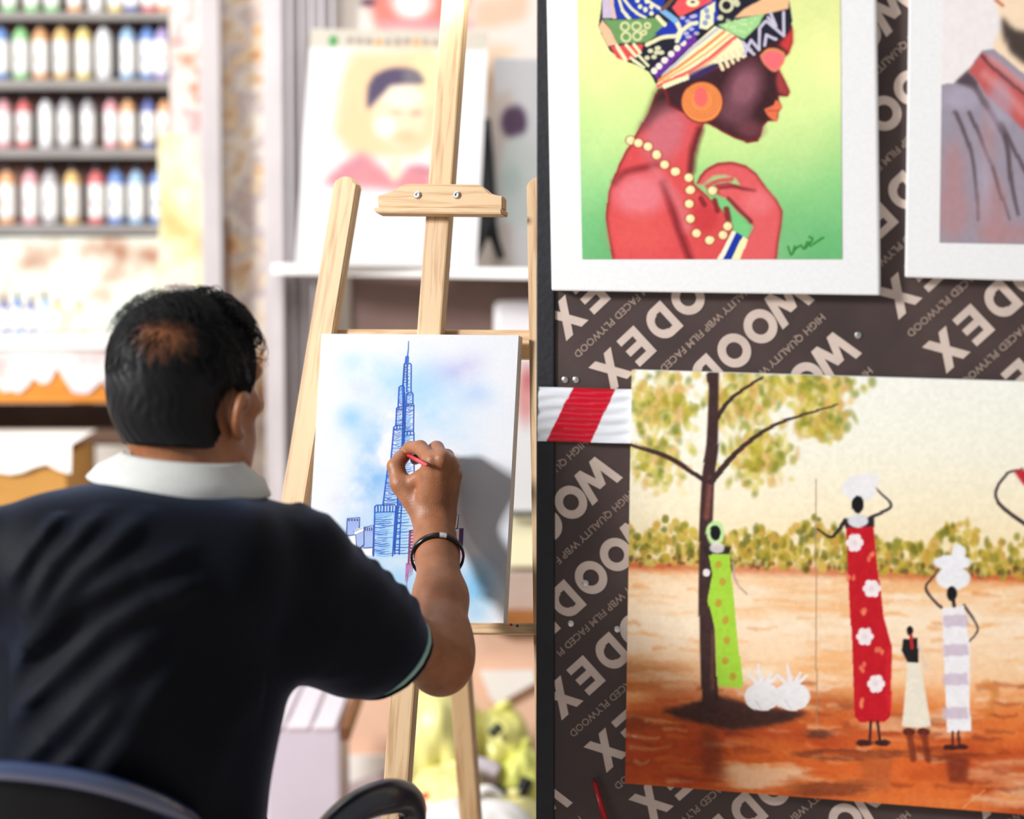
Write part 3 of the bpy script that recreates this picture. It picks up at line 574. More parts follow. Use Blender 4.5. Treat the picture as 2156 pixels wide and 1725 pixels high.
pp.ell(*z7(2270, 1070), 13, 19, (14, 12, 14), 1, 1); pp.ell(*z7(2270, 1140), 20, 12, (224, 220, 222), 1, 1.5); pp.poly(Z7([(2215, 1160), (2330, 1160), (2370, 1500), (2390, 1990), (2200, 1990), (2220, 1500)]), (228, 190, 60), 1, 1)
for y in (1300, 1450, 1600, 1750, 1900): pp.line(Z7([(2225, y), (2365, y + 8)]), 7, (176, 96, 40), .8, 1.5)
for x in (2270, 2320): pp.line(Z7([(x, 1990), (x, 2080)]), 6, (70, 30, 28), 1, 1); pp.ell(*z7(x, 2085), 15, 6, (60, 24, 22), 1, 1.5)
pp.line(Z8([(1890, 1265), (1985, 1190)]), 3, (240, 180, 130), .6, 1)
pp.vary((120, 130), 9, 9)
pp.mesh('painted_image', [(1330, 779), (2420, 812), (2420, 1736), (1316, 1650)], BOARD, 0.0206, M_pig, t)

# --- portrait of a man in a grey robe
def zC(P): return [(1800 + x / 2.696, y / 2.696) for x, y in P]
t = picture('framed_painting', 'white bordered portrait of bearded man in grey robe with red collar', [(1917, -300), (2640, -290), (2625, 606), (1905, 584)], 0.022, 0.021)
pp = Paint(1975, -260, 2570, 530, 0.45, (240, 232, 228))
pp.ell(*zC([(1060,-250)])[0], 112, 142, (60, 50, 48), 1, 3); pp.poly(zC([(850,-200),(800,0),(835,150),(790,285),(960,420),(1250,420),(1290,200),(1310,0),(1290,-300),(1060,-430),(880,-330)]), (248, 220, 186), 1, 3, True)
for x_ in (960, 1160): pp.ell(*zC([(x_, -120)])[0], 20, 7, (70, 54, 48), .9, 3); pp.line(zC([(x_ - 60, -175), (x_, -195), (x_ + 60, -175)]), 7, (60, 50, 46), .9, 2)
pp.line(zC([(1060,-120),(1040,0),(1080,20)]), 5, (206, 160, 126), .9, 2); pp.line(zC([(1000,90),(1060,82),(1120,90)]), 7, (176, 96, 84), .9, 2)
pp.poly(zC([(460,480),(560,478),(640,400),(722,288),(790,278),(960,420),(1200,560),(1330,300),(1420,300),(1560,440),(1800,560),(2060,640),(2060,1430),(460,1430)]), (156, 146, 158), 1, 1)
pp.poly(zC([(570,470),(640,405),(700,470),(690,520)]), (74, 58, 64), .9, 3); pp.poly(zC([(640,405),(722,300),(800,350),(960,480),(1150,640),(1290,420),(1360,300),(1440,340),(1350,600),(1200,900),(960,735),(760,560),(690,450)]), (196, 92, 88), 1, 2)
pp.line(zC([(720,320),(800,400),(960,530),(1200,740)]), 7, (96, 50, 54), .9, 2); pp.line(zC([(740,420),(850,520),(960,640)]), 20, (222, 140, 138), .7, 7); pp.line(zC([(780,340),(900,440),(1100,600)]), 16, (206, 150, 150), .7, 6)
pp.poly(zC([(835,90),(905,170),(1060,200),(1220,160),(1300,40),(1290,220),(1200,350),(1080,400),(960,360),(880,295),(838,190)]), (62, 50, 46), .95, 5); pp.line(zC([(800,0),(840,30)]), 7, (190, 90, 60), .8, 2)
for P, w in (([(570,640),(650,830),(690,1060),(700,1250)], 9), ([(650,640),(760,900),(880,1250)], 8), ([(690,510),(850,780),(890,1050),(930,1220)], 13), ([(830,700),(960,960),(1100,1200)], 10), ([(780,950),(830,1130)], 7)): pp.line(zC(P), w, (84, 66, 72), .85, 3, w * .5)
for q, rx, ry in (((560, 1200), 34, 60), ((780, 1200), 30, 70), ((560, 950), 24, 50), ((760, 800), 12, 50), ((900, 1330), 60, 22)): pp.ell(*zC([q])[0], rx, ry, (186, 128, 124), .55, 14)
for q, rx, ry in (((600, 560), 40, 24), ((740, 1050), 12, 60), ((820, 600), 26, 50)): pp.ell(*zC([q])[0], rx, ry, (176, 168, 186), .6, 10)
pp.vary((60, 60), 5, 13)
pp.mesh('painted_image', [(1988, -255), (2560, -250), (2548, 522), (1978, 511)], BOARD, 0.0226, M_pig, t)

# --- red and white barrier tape wrapped round the board edge
t_ = thing('barrier_tape', 'red and white striped barrier tape wrapped round the board edge', 'tape', BOARD.hit(1230., 932., 0.006))
pp = Paint(1130, 812, 1345, 936, 0.5, (226, 228, 232))
pp.poly([(1209, 812), (1300, 812), (1242, 936), (1147, 936)], (196, 12, 34), 1, .6)
for i in range(10): y = 825 + i * 11; pp.line([(1140 + random.uniform(0, 50), y), (1240, y + 3), (1330, y + random.uniform(-3, 3))], 2, (150, 8, 24) if 0 else (200, 200, 206), .35, 2)
o = pp.mesh('tape_band', [(1134, 815), (1333, 820), (1333, 934), (1131, 929)], BOARD, 0.010, vcol_mat('glossy_tape', 0.18, 200, 0.1, 0.0), t_)
co = np.empty(len(o.data.vertices) * 3, np.float32); o.data.vertices.foreach_get('co', co); co = co.reshape(-1, 3)
rip = np.sin(co[:, 2] * 420 + 1.2 * np.sin(co[:, 0] * 60)) * 0.0008 + np.sin(co[:, 2] * 170 + co[:, 0] * 40) * 0.0012
co += BOARD.n[None] * rip[:, None]; o.data.vertices.foreach_set('co', co.ravel()); o.data.polygons.foreach_set('use_smooth', [True] * len(o.data.polygons))
V = []; F = []
ed = BOARD.hit(np.array([1134., 1131.]), np.array([815., 929.]), 0.010)
for q in (0.010, -0.036, -0.038): V += [ed[0] - BOARD.n * (0.010 - q) - bdir * (0.001 if q < 0 else 0), ed[1] - BOARD.n * (0.010 - q) - bdir * (0.001 if q < 0 else 0)]
V += [V[4] + bdir * .2, V[5] + bdir * .2]
mobj('tape_return', V, [[0, 2, 3, 1], [2, 4, 5, 3], [4, 6, 7, 5]], pmat('white_tape', (226, 228, 232), 0.25, .03, 30), t_)
# --- red brush leaning at the foot of the board
A = BOARD.hit(1252., 1648., 0.012); B = BOARD.hit(1312., 1860., 0.030)
hb = thing('red_stick', 'thin red stick leaning on the board below the tree painting', 'stick', B)
v, f = tube([A, A * .5 + B * .5, B], [.0032, .0042, .0042], 10); mobj('shaft', v, f, pmat('red_lacquer', (186, 8, 20), .25, .1, 30), hb, True)
v, f = tube([A + (A - B) * .04, A], [.0016, .0032], 10); mobj('tip', v, f, pmat('dark_red_tip', (90, 10, 18), .5, .1, 30), hb, True)
# ------------------------------------------------------------------ easel with the canvas being painted
TH, PH = math.radians(20), math.radians(12)
ER = np.array([math.cos(TH), -math.sin(TH), 0]); EU = np.array([math.sin(PH) * math.sin(TH), math.sin(PH) * math.cos(TH), math.cos(PH)]); EN = np.cross(ER, EU)
EP = Plane(at(900., 1000., 3.478), EN)
M_pine = wood_mat('pine_wood', (206, 172, 128), (178, 136, 90))
def ez(x, y, off): return EP.hit(float(x), float(y), off)
def to_floor(A, B):
    d = B - A; return A + d * (A[2] / -d[2])
T = 0.020
easel = thing('studio_easel', 'pale pine A-frame studio easel holding the tower canvas', 'easel', (ez(900, 1000, 0)[0], 3.35, 0))
FO = -0.020 - T / 2
def rounded_top(w, d):
    def g(ln):
        bm = bmesh.new(); pr = [(-w / 2, 0), (w / 2, 0), (w / 2, ln - .012), (w / 2 - .010, ln - .002), (0, ln), (-w / 2 + .012, ln - .001), (-w / 2, ln - .010)]
        a = [bm.verts.new((x, -d / 2, z)) for x, z in pr]; b = [bm.verts.new((x, d / 2, z)) for x, z in pr]
        bm.faces.new(a); bm.faces.new(b[::-1])
        for i in range(len(pr)): j = (i + 1) % len(pr); bm.faces.new([a[j], a[i], b[i], b[j]])
        bmesh.ops.recalc_face_normals(bm, faces=bm.faces[:]); bmesh.ops.bevel(bm, geom=bm.edges[:], offset=.002, segments=2, affect='EDGES'); return bm_data(bm)
    return g
for (xa, ya, xb, yb) in ((735, 374, 620, 1070), (1139, 374, 1154, 1300)):
    A = ez(xa, ya, FO); B = to_floor(A, ez(xb, yb, FO)); beam('side_leg', B, A, ER, 0.039, T, M_pine, easel, prof=rounded_top(0.039, T))
A = ez(976, -220, FO + .004); B = ez(790, 2290, FO + .004); mast = beam('centre_mast', B, A, ER, 0.038, 0.020, M_pine, easel)
A = ez(918, 705, -0.062); B = at(1021., 2166., 4.05); B[2] = 0.0; beam('rear_leg', B, A, ER, 0.034, T, M_pine, easel)
# cross bars
A = ez(676, 724, FO - .020); B = ez(1150, 727, FO - .020); beam('cross_bar', A, B, EU, 0.042, 0.020, M_pine, easel)
A = ez(470, 1800, FO - .02); B = ez(1165, 1805, FO - .02); beam('cross_bar', A, B, EU, 0.036, 0.020, M_pine, easel)
A = ez(560, 1323, -.004); B = ez(1136, 1325, -.004); beam('canvas_tray', A, B, EU, 0.015, 0.046, M_pine, easel, .002)
M_stain = pmat('dried_paint', (36, 40, 120), .4, .2, 50); M_stain2 = pmat('dried_red_paint', (170, 40, 60), .4, .2, 50)
for x, y, m_ in ((1089, 1318, M_stain), (1076, 1316, M_stain2)):
    c = ez(x, y, .0195); n = 9; V = [c] + [c + ER * .002 * math.cos(a) * random.uniform(.7, 1.2) + EU * .002 * math.sin(a) for a in np.linspace(0, 6.283, n, endpoint=False)]
    mobj('paint_drop', V, [[0, i + 1, (i + 1) % n + 1] for i in range(n)], m_, easel)
# canvas clamp on the mast: shaped block with lip, two screws
def block(P, off, thick, name, mat, parent, bevel=.0015):
    P = np.asarray(P, float); a3 = EP.hit(P[:, 0], P[:, 1], off); b3 = a3 - EN * thick; n = len(P); bm = bmesh.new()
    a = [bm.verts.new(q) for q in a3]; b = [bm.verts.new(q) for q in b3]; bm.faces.new(a); bm.faces.new(b[::-1])
    for i in range(n): j = (i + 1) % n; bm.faces.new([a[j], a[i], b[i], b[j]])
    bmesh.ops.recalc_face_normals(bm, faces=bm.faces[:]); bmesh.ops.bevel(bm, geom=bm.edges[:], offset=bevel, segments=2, affect='EDGES'); v, f = bm_data(bm)
    c = ez(920, 420, off - thick / 2)          # own axes, grain along the block
    M = np.stack([EU, EN, ER], 1); lv = (v - c) @ M; me = raw(name, lv, f, mat); o = bpy.data.objects.new(name, me); COL.objects.link(o); o.parent = parent
    o.matrix_local = Matrix.Translation(-Vector(WL[parent])) @ (Matrix.Translation(Vector(c)) @ Matrix(M.tolist()).to_4x4()); WL[o] = c; return o
# the clamp sits in front of the mast
clamp = block([(795, 411), (812, 408), (830, 400), (848, 389), (862, 387), (1005, 388), (1018, 394), (1032, 407), (1045, 411), (1058, 413), (1058, 440), (795, 437)], 0.008, 0.018, 'canvas_clamp', M_pine, easel)
block([(785, 437), (1056, 438), (1056, 450), (790, 448)], 0.018, 0.028, 'clamp_lip', M_pine, easel)
for x in (879, 962):
    c = ez(x, 411, .0082); V, F = [], []; n = 16
    for k, (r_, h) in enumerate(((.0058, 0), (.0056, .0018), (.0040, .0030), (.0018, .0032), (.0015, .0015))):
        V += [c + (ER * math.cos(a) + EU * math.sin(a)) * r_ + EN * h for a in np.linspace(0, 6.2832, n, endpoint=False)]
    for k in range(4): F += [[k * n + i, k * n + (i + 1) % n, (k + 1) * n + (i + 1) % n, (k + 1) * n + i] for i in range(n)]
    F.append([4 * n + i for i in range(n)]); mobj('screw', V, F, M_screw, easel, True)
c = ez(916, 735, FO + .012 + .006)

# canvas
CN = [(677, 703), (1092, 706), (1060, 1313), (640, 1309)]
cv = thing('stretched_canvas', 'small white canvas with blue ink sketch of a tall spired tower', 'painting', EP.hit(860., 1312., -.01))
slab('canvas_panel', CN, EP, 0.0, 0.0185, M_white, cv, 0.0015)
pp = Paint(636, 700, 1096, 1316, 0.5, (238, 238, 240))
na = fbm(pp.X.shape, (7, 5), 51, 5); nb = fbm(pp.X.shape, (6, 5), 61, 5)
def blob(cx, cy, rx, ry, col, a, rot=0.0):
    X = pp.X - cx; Y = pp.Y - cy; c, s_ = math.cos(rot), math.sin(rot); d = np.hypot((X * c + Y * s_) / rx, (-X * s_ + Y * c) / ry)
    m = np.clip(1.15 - d, 0, 1) ** 1.3 * np.clip((na - .25) * 2.2, 0, 1) * a; pp.img[:] = pp.img * (1 - m[..., None]) + np.asarray(col, float) * m[..., None]
for a in ((800, 960, 75, 190, (120, 182, 236), .95, .3), (780, 1020, 50, 110, (96, 164, 232), .8, .2), (820, 800, 130, 60, (176, 216, 240), .8, .2), (760, 760, 60, 30, (190, 220, 240), .7, 0), (960, 780, 80, 45, (206, 200, 230), .8, -.3), (1000, 830, 60, 40, (196, 214, 238), .7, 0), (900, 860, 90, 110, (176, 216, 242), .8, 0),
          (740, 880, 40, 40, (150, 200, 240), .7, 0), (960, 950, 70, 80, (200, 224, 242), .6, 0), (830, 1250, 160, 90, (168, 210, 238), .85, .3), (1000, 1240, 60, 90, (150, 206, 240), .9, 0), (900, 1120, 90, 60, (170, 212, 240), .7, 0), (740, 1120, 60, 60, (200, 222, 242), .7, 0), (715, 1050, 30, 20, (206, 200, 232), .6, 0), (760, 820, 40, 30, (210, 206, 232), .5, 0)): blob(*a)
pp.poly([(835, 1000), (826, 1060), (858, 1062), (862, 900), (846, 900)], (128, 190, 240), .5, 6); pp.poly([(790, 1066), (862, 1062), (864, 1170), (790, 1175)], (150, 204, 242), .5, 8)
pp.poly([(731, 1092), (757, 1090), (757, 1112), (786, 1106), (786, 1168), (728, 1130)], (168, 178, 226), .85, 1.5)
pp.vary((200, 150), 3, 71); blob(850, 1000, 260, 420, (206, 224, 240), .55); blob(860, 1200, 240, 140, (190, 220, 240), .6); pp.img[:] = 214 + (pp.img - 238) * 1.3; pp.img[:] = np.clip(pp.img, 0, 218)
pp.mesh('colour_wash', CN, EP, 0.0004, M_pig, cv)
# ink strokes as thin raised paint
SVs, SFs, SCs = [], [], []
def ink(P, w, col=(24, 84, 178), curve=False, taper=1.0):
    P = np.asarray(P, float)
    if curve: P = smooth_curve(P, 5)
    n = len(P); W = np.linspace(w, w * taper, n) / 2 * 1.3; o = len(SVs); 
    for i in range(n):
        d = P[min(i + 1, n - 1)] - P[max(i - 1, 0)]; d = d / (np.linalg.norm(d) + 1e-9); q = np.array([-d[1], d[0]]) * W[i]
        for s_ in (1, -1): SVs.append(P[i] + q * s_); SCs.append(col)
    for i in range(n - 1): SFs.append([o + 2 * i, o + 2 * i + 1, o + 2 * i + 3, o + 2 * i + 2])
def patch(P, col): 
    o = len(SVs); SVs.extend(np.asarray(P, float)); SCs.extend([col] * len(P)); SFs.append(list(range(o, o + len(P))))
rr = random.Random(3); BL = (22, 82, 180); LB = (92, 156, 224)
def jit(a): return rr.uniform(-a, a)
def section(xl0, xr0, y0, xl1, xr1, y1, rungs, crown=0, side=0):
    """one tier of the tower: outline, crown band with short uprights, floor lines"""
    ink([(xl0, y0 + 3), (xl0 + 3, y0), (xr0 - 2, y0 - 1), (xr0, y0 + 3)], 1.9, BL); ink([(xl0, y0 + 2), (xl1, y1)], 2.1, BL); ink([(xr0, y0 + 2), (xr1, y1)], 1.8, BL)
    if crown:
        ink([(xl0, y0 + crown), (xr0, y0 + crown - 1)], 1.6, BL)
        k = max(3, int((xr0 - xl0) / 6))
        for i in range(1, k): x = xl0 + (xr0 - xl0) * i / k; ink([(x, y0 + 1), (x + jit(.5), y0 + crown)], 2.2 if i % 2 else 1.4, BL)
    for i in range(rungs):
        t = (i + .6) / rungs; y = y0 + crown + (y1 - y0 - crown) * t; xl = xl0 + (xl1 - xl0) * t; xr = xr0 + (xr1 - xr0) * t; wdt = xr - xl
        a, b = (xl + 1, xl + wdt * rr.uniform(.5, .95)) if rr.random() < .75 else (xl + wdt * rr.uniform(.1, .4), xr - 1)
        ink([(a, y + jit(.6)), ((a + b) / 2, y + 1 + jit(.5)), (b, y - .6 + jit(.8))], rr.uniform(.9, 1.9), BL if rr.random() < .7 else LB, taper=.5)
ink([(860, 718), (859.4, 735), (857.5, 752)], 1.0, (60, 110, 190), taper=2.2); ink([(857, 750), (856, 764)], 5.5, (40, 92, 186), taper=1.15)
section(851, 857, 764, 848, 857, 812, 9); patch([(849.5, 770), (853, 770), (850, 812), (846.5, 812)], (70, 128, 206)); section(857, 865.5, 766, 856, 865, 826, 8)
section(840, 851, 813, 838, 850, 857, 12); section(856, 869, 827, 855, 869, 851, 7); section(835, 849, 857, 833, 848, 897, 11, 6); section(854, 871, 851, 852, 870, 909, 17, 4)
section(829, 848, 897, 822, 845, 976, 24, 7); section(850, 871, 909, 847, 872, 1062, 34, 8)
ink([(848, 812), (849, 857), (848, 900), (846, 976), (842, 1064)], 3.2, (34, 92, 186)); ink([(852, 826), (852, 900), (849, 990)], 1.6, BL)
section(817, 838, 976, 806, 838, 1064, 30, 0); ink([(838, 985), (836, 1064)], 1.6, BL)
section(789, 833, 1064, 786, 826, 1172, 22, 15); section(838, 872, 1064, 830, 872, 1168, 16, 0)
ink([(836, 1064), (832, 1120), (830, 1160)], 1.8, BL); ink([(845, 1064), (842, 1120), (840, 1168)], 1.8, BL)
for i in range(9): ink([(834, 1070 + i * 11), (842, 1069 + i * 11)], 1.4, BL)
for i in range(40):   # faint floor lines on the base
    y = rr.uniform(1085, 1168); x = rr.uniform(788, 812); ink([(x, y), (x + rr.uniform(8, 22), y + jit(1))], .9, LB, taper=.4)
IK = (52, 60, 128)
ink([(729, 1130), (731, 1092), (757, 1090), (756, 1112)], 1.2, IK); ink([(756, 1114), (786, 1106), (785, 1168)], 1.2, IK); ink([(744, 1120), (766, 1110), (766, 1148), (757, 1156)], 1.2, IK); patch([(746, 1117), (765, 1109), (765, 1118), (747, 1126)], (244, 244, 248)); ink([(718, 1130), (748, 1126), (750, 1150)], 1.2, IK)
patch([(722, 1132), (748, 1128), (750, 1152), (732, 1140)], (244, 244, 248)); ink([(757, 1155), (764, 1148), (766, 1154), (784, 1153)], 1.2, IK); patch([(758, 1157), (784, 1155), (783, 1170), (760, 1170)], (244, 244, 248))
for i in range(4):
    patch([(733 + i * 6, 1093), (736 + i * 6, 1093), (736 + i * 6, 1097), (733 + i * 6, 1097)], IK); patch([(749 + i * 4, 1116 - i * 1.4), (750.6 + i * 4, 1116 - i * 1.4), (750.6 + i * 4, 1120 - i * 1.4), (749 + i * 4, 1120 - i * 1.4)], IK); patch([(768 + i * 4.4, 1111), (769.6 + i * 4.4, 1111), (769.6 + i * 4.4, 1118), (768 + i * 4.4, 1118)], IK)
PK = (206, 120, 160); DK = (48, 34, 70)
patch([(861, 1118), (873, 1117), (870, 1188), (858, 1190)], (222, 150, 180)); patch([(861, 1118), (866, 1118), (862, 1188), (858, 1190)], (120, 60, 110)); ink([(861, 1118), (873, 1117)], 2.2, DK)
for i in range(10): ink([(863, 1122 + i * 6.6), (873, 1121 + i * 6.6)], 2.6, DK, taper=.8)
for x, l in ((857, 55), (860, 38), (864, 30), (868, 26), (855, 40)): ink([(x + 1, 1186), (x - 2, 1186 + l)], 2.6, (176, 110, 166), taper=.15)
patch([(955, 1083), (965, 1085), (962, 1112), (954, 1112)], (244, 244, 248)); patch([(957, 1088), (961.5, 1088), (959, 1110), (955, 1110)], DK); ink([(955, 1083), (965, 1085), (962, 1113)], 1.3, DK)
patch([(956, 1115), (967, 1113), (964, 1162), (956, 1160)], (242, 242, 246)); patch([(967, 1113), (975, 1114), (972, 1158), (964, 1162)], (96, 62, 112)); ink([(956, 1114), (975, 1113), (973, 1150)], 1.2, DK)
for i in range(8): patch([(958, 1120 + i * 5), (962, 1120 + i * 5), (961.6, 1122.6 + i * 5), (957.6, 1122.6 + i * 5)], DK)
for x in (968, 971, 965): ink([(x, 1158), (x - 3, 1196)], 2.4, (190, 140, 180), taper=.2)
P = np.array(SVs); o = mobj('ink_drawing', EP.hit(P[:, 0], P[:, 1], 0.0008), SFs, M_pig, cv); o['label'] = 'blue ink lines of the tower'
a_ = o.data.color_attributes.new('Col', 'FLOAT_COLOR', 'POINT'); a_.data.foreach_set('color', np.concatenate([lin(np.array(SCs)), np.ones((len(SCs), 1))], 1).astype(np.float32).ravel())
# ------------------------------------------------------------------ shop behind: paint rack on the left
M_shelf = pmat('grey_shelf', (140, 134, 130), .5, .1, 12); M_back = pmat('brown_backboard', (150, 96, 64), .7, .4, 10, ramp=[(.3, (52, 34, 34)), (.55, (92, 56, 44)), (.75, (140, 104, 92))])
SPLAT = [(.30, (176, 112, 66)), (.40, (222, 192, 156)), (.48, (238, 228, 216)), (.54, (186, 168, 170)), (.62, (240, 214, 176)), (.70, (196, 132, 76))]
M_splat = pmat('paint_splattered_board', (230, 215, 200), .6, .1, 14, ramp=SPLAT, detail=3, bump=.3)
M_splat2 = pmat('pink_splattered_board', (230, 215, 200), .6, .1, 16, ramp=[(.30, (196, 76, 60)), (.40, (220, 150, 124)), (.48, (232, 220, 210)), (.58, (196, 180, 178)), (.70, (216, 124, 98))], detail=3, bump=.3)
M_cream = pmat('pale_yellow_board', (240, 232, 196), .6, .1, 9, ramp=[(.3, (206, 176, 100)), (.48, (238, 228, 178)), (.56,(226,214,206)), (.7, (220, 200, 180))])
M_rail = pmat('grey_rail', (196, 188, 188), .5, .06, 8); M_wht = pmat('white_laminate', (240, 238, 234), .45, .04, 6)
RY = 5.28
def pobj(name, box, mat, parent=None, **k):
    return mobj(name, box[0], box[1], mat, parent, **k)
def base(x, y, Y): q = at(float(x), float(y), Y); return (q[0], Y + .05, q[2])
rack = thing('paint_rack', 'grey shelved rack holding rows of paint bottles at the left', 'rack', (at(100., 490., RY)[0], RY + .06, 0))
pobj('back_panel', pbox(-190, -260, 366, 640, RY + .085, .02), M_back, rack)
SH = [(-112, -94), (24, 42), (166, 188), (311, 333), (472, 494)]
for a, b in SH: pobj('shelf', pbox(-190, a, 362, b, RY, .085), M_shelf, rack)
pobj('side_post', pbox(-215, -260, -190, 2180, RY, .1), M_rail, rack); pobj('side_post', pbox(441, -260, 459, 2150, RY - .02, .1), M_rail, rack)
s1 = pobj('stained_panel', pbox(359, -260, 443, 285, RY - .015, .02), M_splat2, rack); s1['label'] = 'pink and white paint-stained panel'
s2 = pobj('stained_panel', pbox(357, 283, 443, 2250, RY - .018, .02), M_cream, rack); s2['label'] = 'pale yellow paint-stained panel'
tag(pobj('wall_panel', pbox(459, -300, 572, 2140, RY + .05, .03), M_splat), 'tall beige panel covered in dabs of paint beside the rack', 'panel')
v = pbox(462, 480, 470, 620, RY + .045, .006); 
tag(pobj('dark_strip', pbox(474, 462, 481, 1000, RY + .038, .012), pmat('rusty_strip', (120, 70, 24), .6, .3, 20)), 'thin brown strip on the paint dabbed panel', 'strip')
# stall uprights and curtain
tag(pobj('metal_upright', pbox(572, -300, 592, 2300, 4.98, .03), M_rail), 'pale grey metal upright left of the curtain', 'post')
M_curt = pmat('grey_curtain', (188, 182, 184), .8, .06, 6)
def curtain(name, label, x0, y0, x1, y1, Y, folds, amp, mat):
    n = folds * 12; V, F = [], []
    a = at(float(x0), float(y0), Y); b = at(float(x1), float(y1), Y)
    for i in range(n + 1):
        t = i / n; x = a[0] + (b[0] - a[0]) * t; y = Y + amp * math.sin(t * folds * 2 * math.pi) + amp * .4 * math.sin(t * folds * 5.1)
        V += [(x, y, a[2]), (x, y - .004, b[2])]
    F = [[2 * i, 2 * i + 1, 2 * i + 3, 2 * i + 2] for i in range(n)]; m = len(V); V += [(p[0], p[1] + .006, p[2]) for p in V]
    F += [[q + m for q in f[::-1]] for f in F]; return tag(mobj(name, V, F, mat, smooth=True), label, 'curtain')
curtain('curtain', 'grey curtain hanging in folds behind the easel', 592, -300, 718, 1500, 4.955, 5, .014, M_curt)
# bottles
capm = pmat('black_cap', (22, 20, 26), .35, .2, 30); labm = pmat('white_label', (244, 242, 238), .5, .02, 40)
BC = {'green': (120, 206, 110), 'orange': (238, 150, 80), 'amber': (236, 178, 80), 'blue': (60, 110, 200), 'white': (226, 226, 228), 'sky blue': (130, 178, 222), 'violet': (150, 124, 190), 'red': (216, 60, 60), 'pink': (232, 140, 150), 'yellow': (240, 206, 96), 'grey': (170, 164, 168), 'navy': (44, 60, 150)}
protos = {}
def bottle(colour, loc, label, s=1.0, group='paint bottles on the rack'):
    t = thing('paint_bottle', label, 'bottle', loc, group)
    if 'b' not in protos:
        protos['b'] = raw('bottle_body', *lathe([(.0185, 0), (.0205, .003), (.0205, .088), (.0195, .096), (.012, .106), (.0085, .110), (.0085, .113)], 18), None, True)
        protos['l'] = raw('label', *lathe([(.0207, .014), (.0210, .015), (.0210, .082), (.0207, .083)], 18), labm, True)
        protos['c'] = raw('cap', *lathe([(.0095, .111), (.0098, .112), (.0092, .122), (.005, .126), (.0035, .138), (.002, .139)], 14), capm, True)
        protos['d'] = raw('colour_dot', *lathe([(.006, -.0003), (.006, .0005)], 12), None)
    kb = 'b_' + colour
    if kb not in protos:
        for q in ('b', 'd'):
            me = protos[q].copy(); me.name = {'b': 'bottle_body', 'd': 'colour_dot'}[q]; me.materials.append(pmat('paint_' + colour.replace(' ', '_'), tuple(.68 * q + .32 * 235 for q in BC[colour]), .35, .05, 20)); protos[q + '_' + colour] = me
    for nm, k in (('bottle_body', kb), ('label', 'l'), ('cap', 'c'), ('colour_dot', 'd_' + colour)):
        o = bpy.data.objects.new(nm, protos[k]); COL.objects.link(o); o.parent = t; o.scale = (s * .82, s * .82, s)
        if nm == 'colour_dot': o.scale = (s, s, s); o.location = (-.003 * s, -.0174 * s, .045 * s); o.rotation_euler = (math.pi / 2, 0, 0)
    return t
ORD = ['rightmost', 'second from right', 'third from right', 'fourth from right', 'fifth from right', 'sixth from right', 'seventh from right', 'eighth from right', 'ninth from right', 'tenth from right']
rows = [('top visible shelf', 24, [350, 318, 280, 245, 205, 160, 112, 68, 22], ['orange', 'red', 'navy', 'yellow', 'white', 'orange', 'green', 'green', 'green'], .98),
        ('second shelf down', 166, [345, 310, 270, 222, 178, 130, 88, 46, 4], ['violet', 'blue', 'sky blue', 'white', 'yellow', 'amber', 'orange', 'green', 'blue'], 1.0),
        ('third shelf down', 311, [348, 312, 272, 236, 186, 140, 96, 50, 8], ['orange', 'navy', 'orange', 'pink', 'grey', 'grey', 'white', 'red', 'pink'], .93),
        ('lowest bottle shelf', 472, [335, 290, 248, 205, 152, 105, 64, 18], ['blue', 'sky blue', 'blue', 'red', 'amber', 'grey', 'pink', 'orange'], 1.04)]
for nm, y, xs, cs, s in rows:
    for i, (x, c) in enumerate(zip(xs, cs)):
        p = at(float(x), float(y), RY + .03); bottle(c, (p[0] + random.uniform(-.002, .002), RY + .033 + random.uniform(-.004, .004), at(100., float(y), RY)[2]), f'{c} paint bottle with black nozzle, {ORD[i]} on the {nm}', s)
# lower work bench left
bench = thing('paint_bench', 'white topped bench with paint-dripped apron below the rack', 'bench', (at(60., 735., 4.95)[0], 5.1, 0))
pobj('bench_top', pbox(-220, 706, 330, 736, 4.93, .33), M_wht, bench)
n = 34; a = at(-220., 736., 4.95); b = at(330., 736., 4.95); zb = at(0., 842., 4.95)[2]; zt = at(0., 736., 4.95)[2]
V, F = [], []
M_drip = pmat('drip_white', (226, 214, 212), .5, .08, 12, ramp=[(.3, (206, 180, 176)), (.5, (236, 228, 226)), (.7, (196, 186, 196))])
for i in range(n + 1):
    x = a[0] + (b[0] - a[0]) * i / n; V += [(x, 4.945, zt), (x, 4.945, zb + .012 + .028 * random.random() * (1.2 + math.sin(i * .7)))]
F = [[2 * i, 2 * i + 1, 2 * i + 3, 2 * i + 2] for i in range(n)]; m = len(V); V += [(p[0], p[1] + .004, p[2]) for p in V]; F += [[q + m for q in f[::-1]] for f in F]
pobj('apron_board', pbox(-220, 736, 330, 848, 4.951, .02), pmat('orange_wood', (216, 134, 36), .5, .2, 8, stretch=(.4, 1, 3)), bench); o_ = mobj('dried_paint_drips', V, F, M_drip, bench); o_['label'] = 'white dried paint running down the apron'
pobj('lower_rail', pbox(-220, 905, 330, 938, 5.05, .03), pmat('dark_rail', (110, 84, 66), .6, .2, 9), bench)
pobj('dark_gap_panel', pbox(-220, 850, 330, 905, 5.12, .02), pmat('dark_brown_panel', (66, 48, 40), .7, .2, 9), bench)  # dark panel standing in for the dark gap below the apron
for x in (-200, 165): pobj('leg', pbox(x, 850, x + 26, 2200, 5.15, .05), pmat('dark_green_leg', (64, 66, 54), .6, .2, 9), bench)
pobj('leg', pbox(300, 850, 326, 2200, 5.15, .05), MATS['dark_green_leg'], bench)
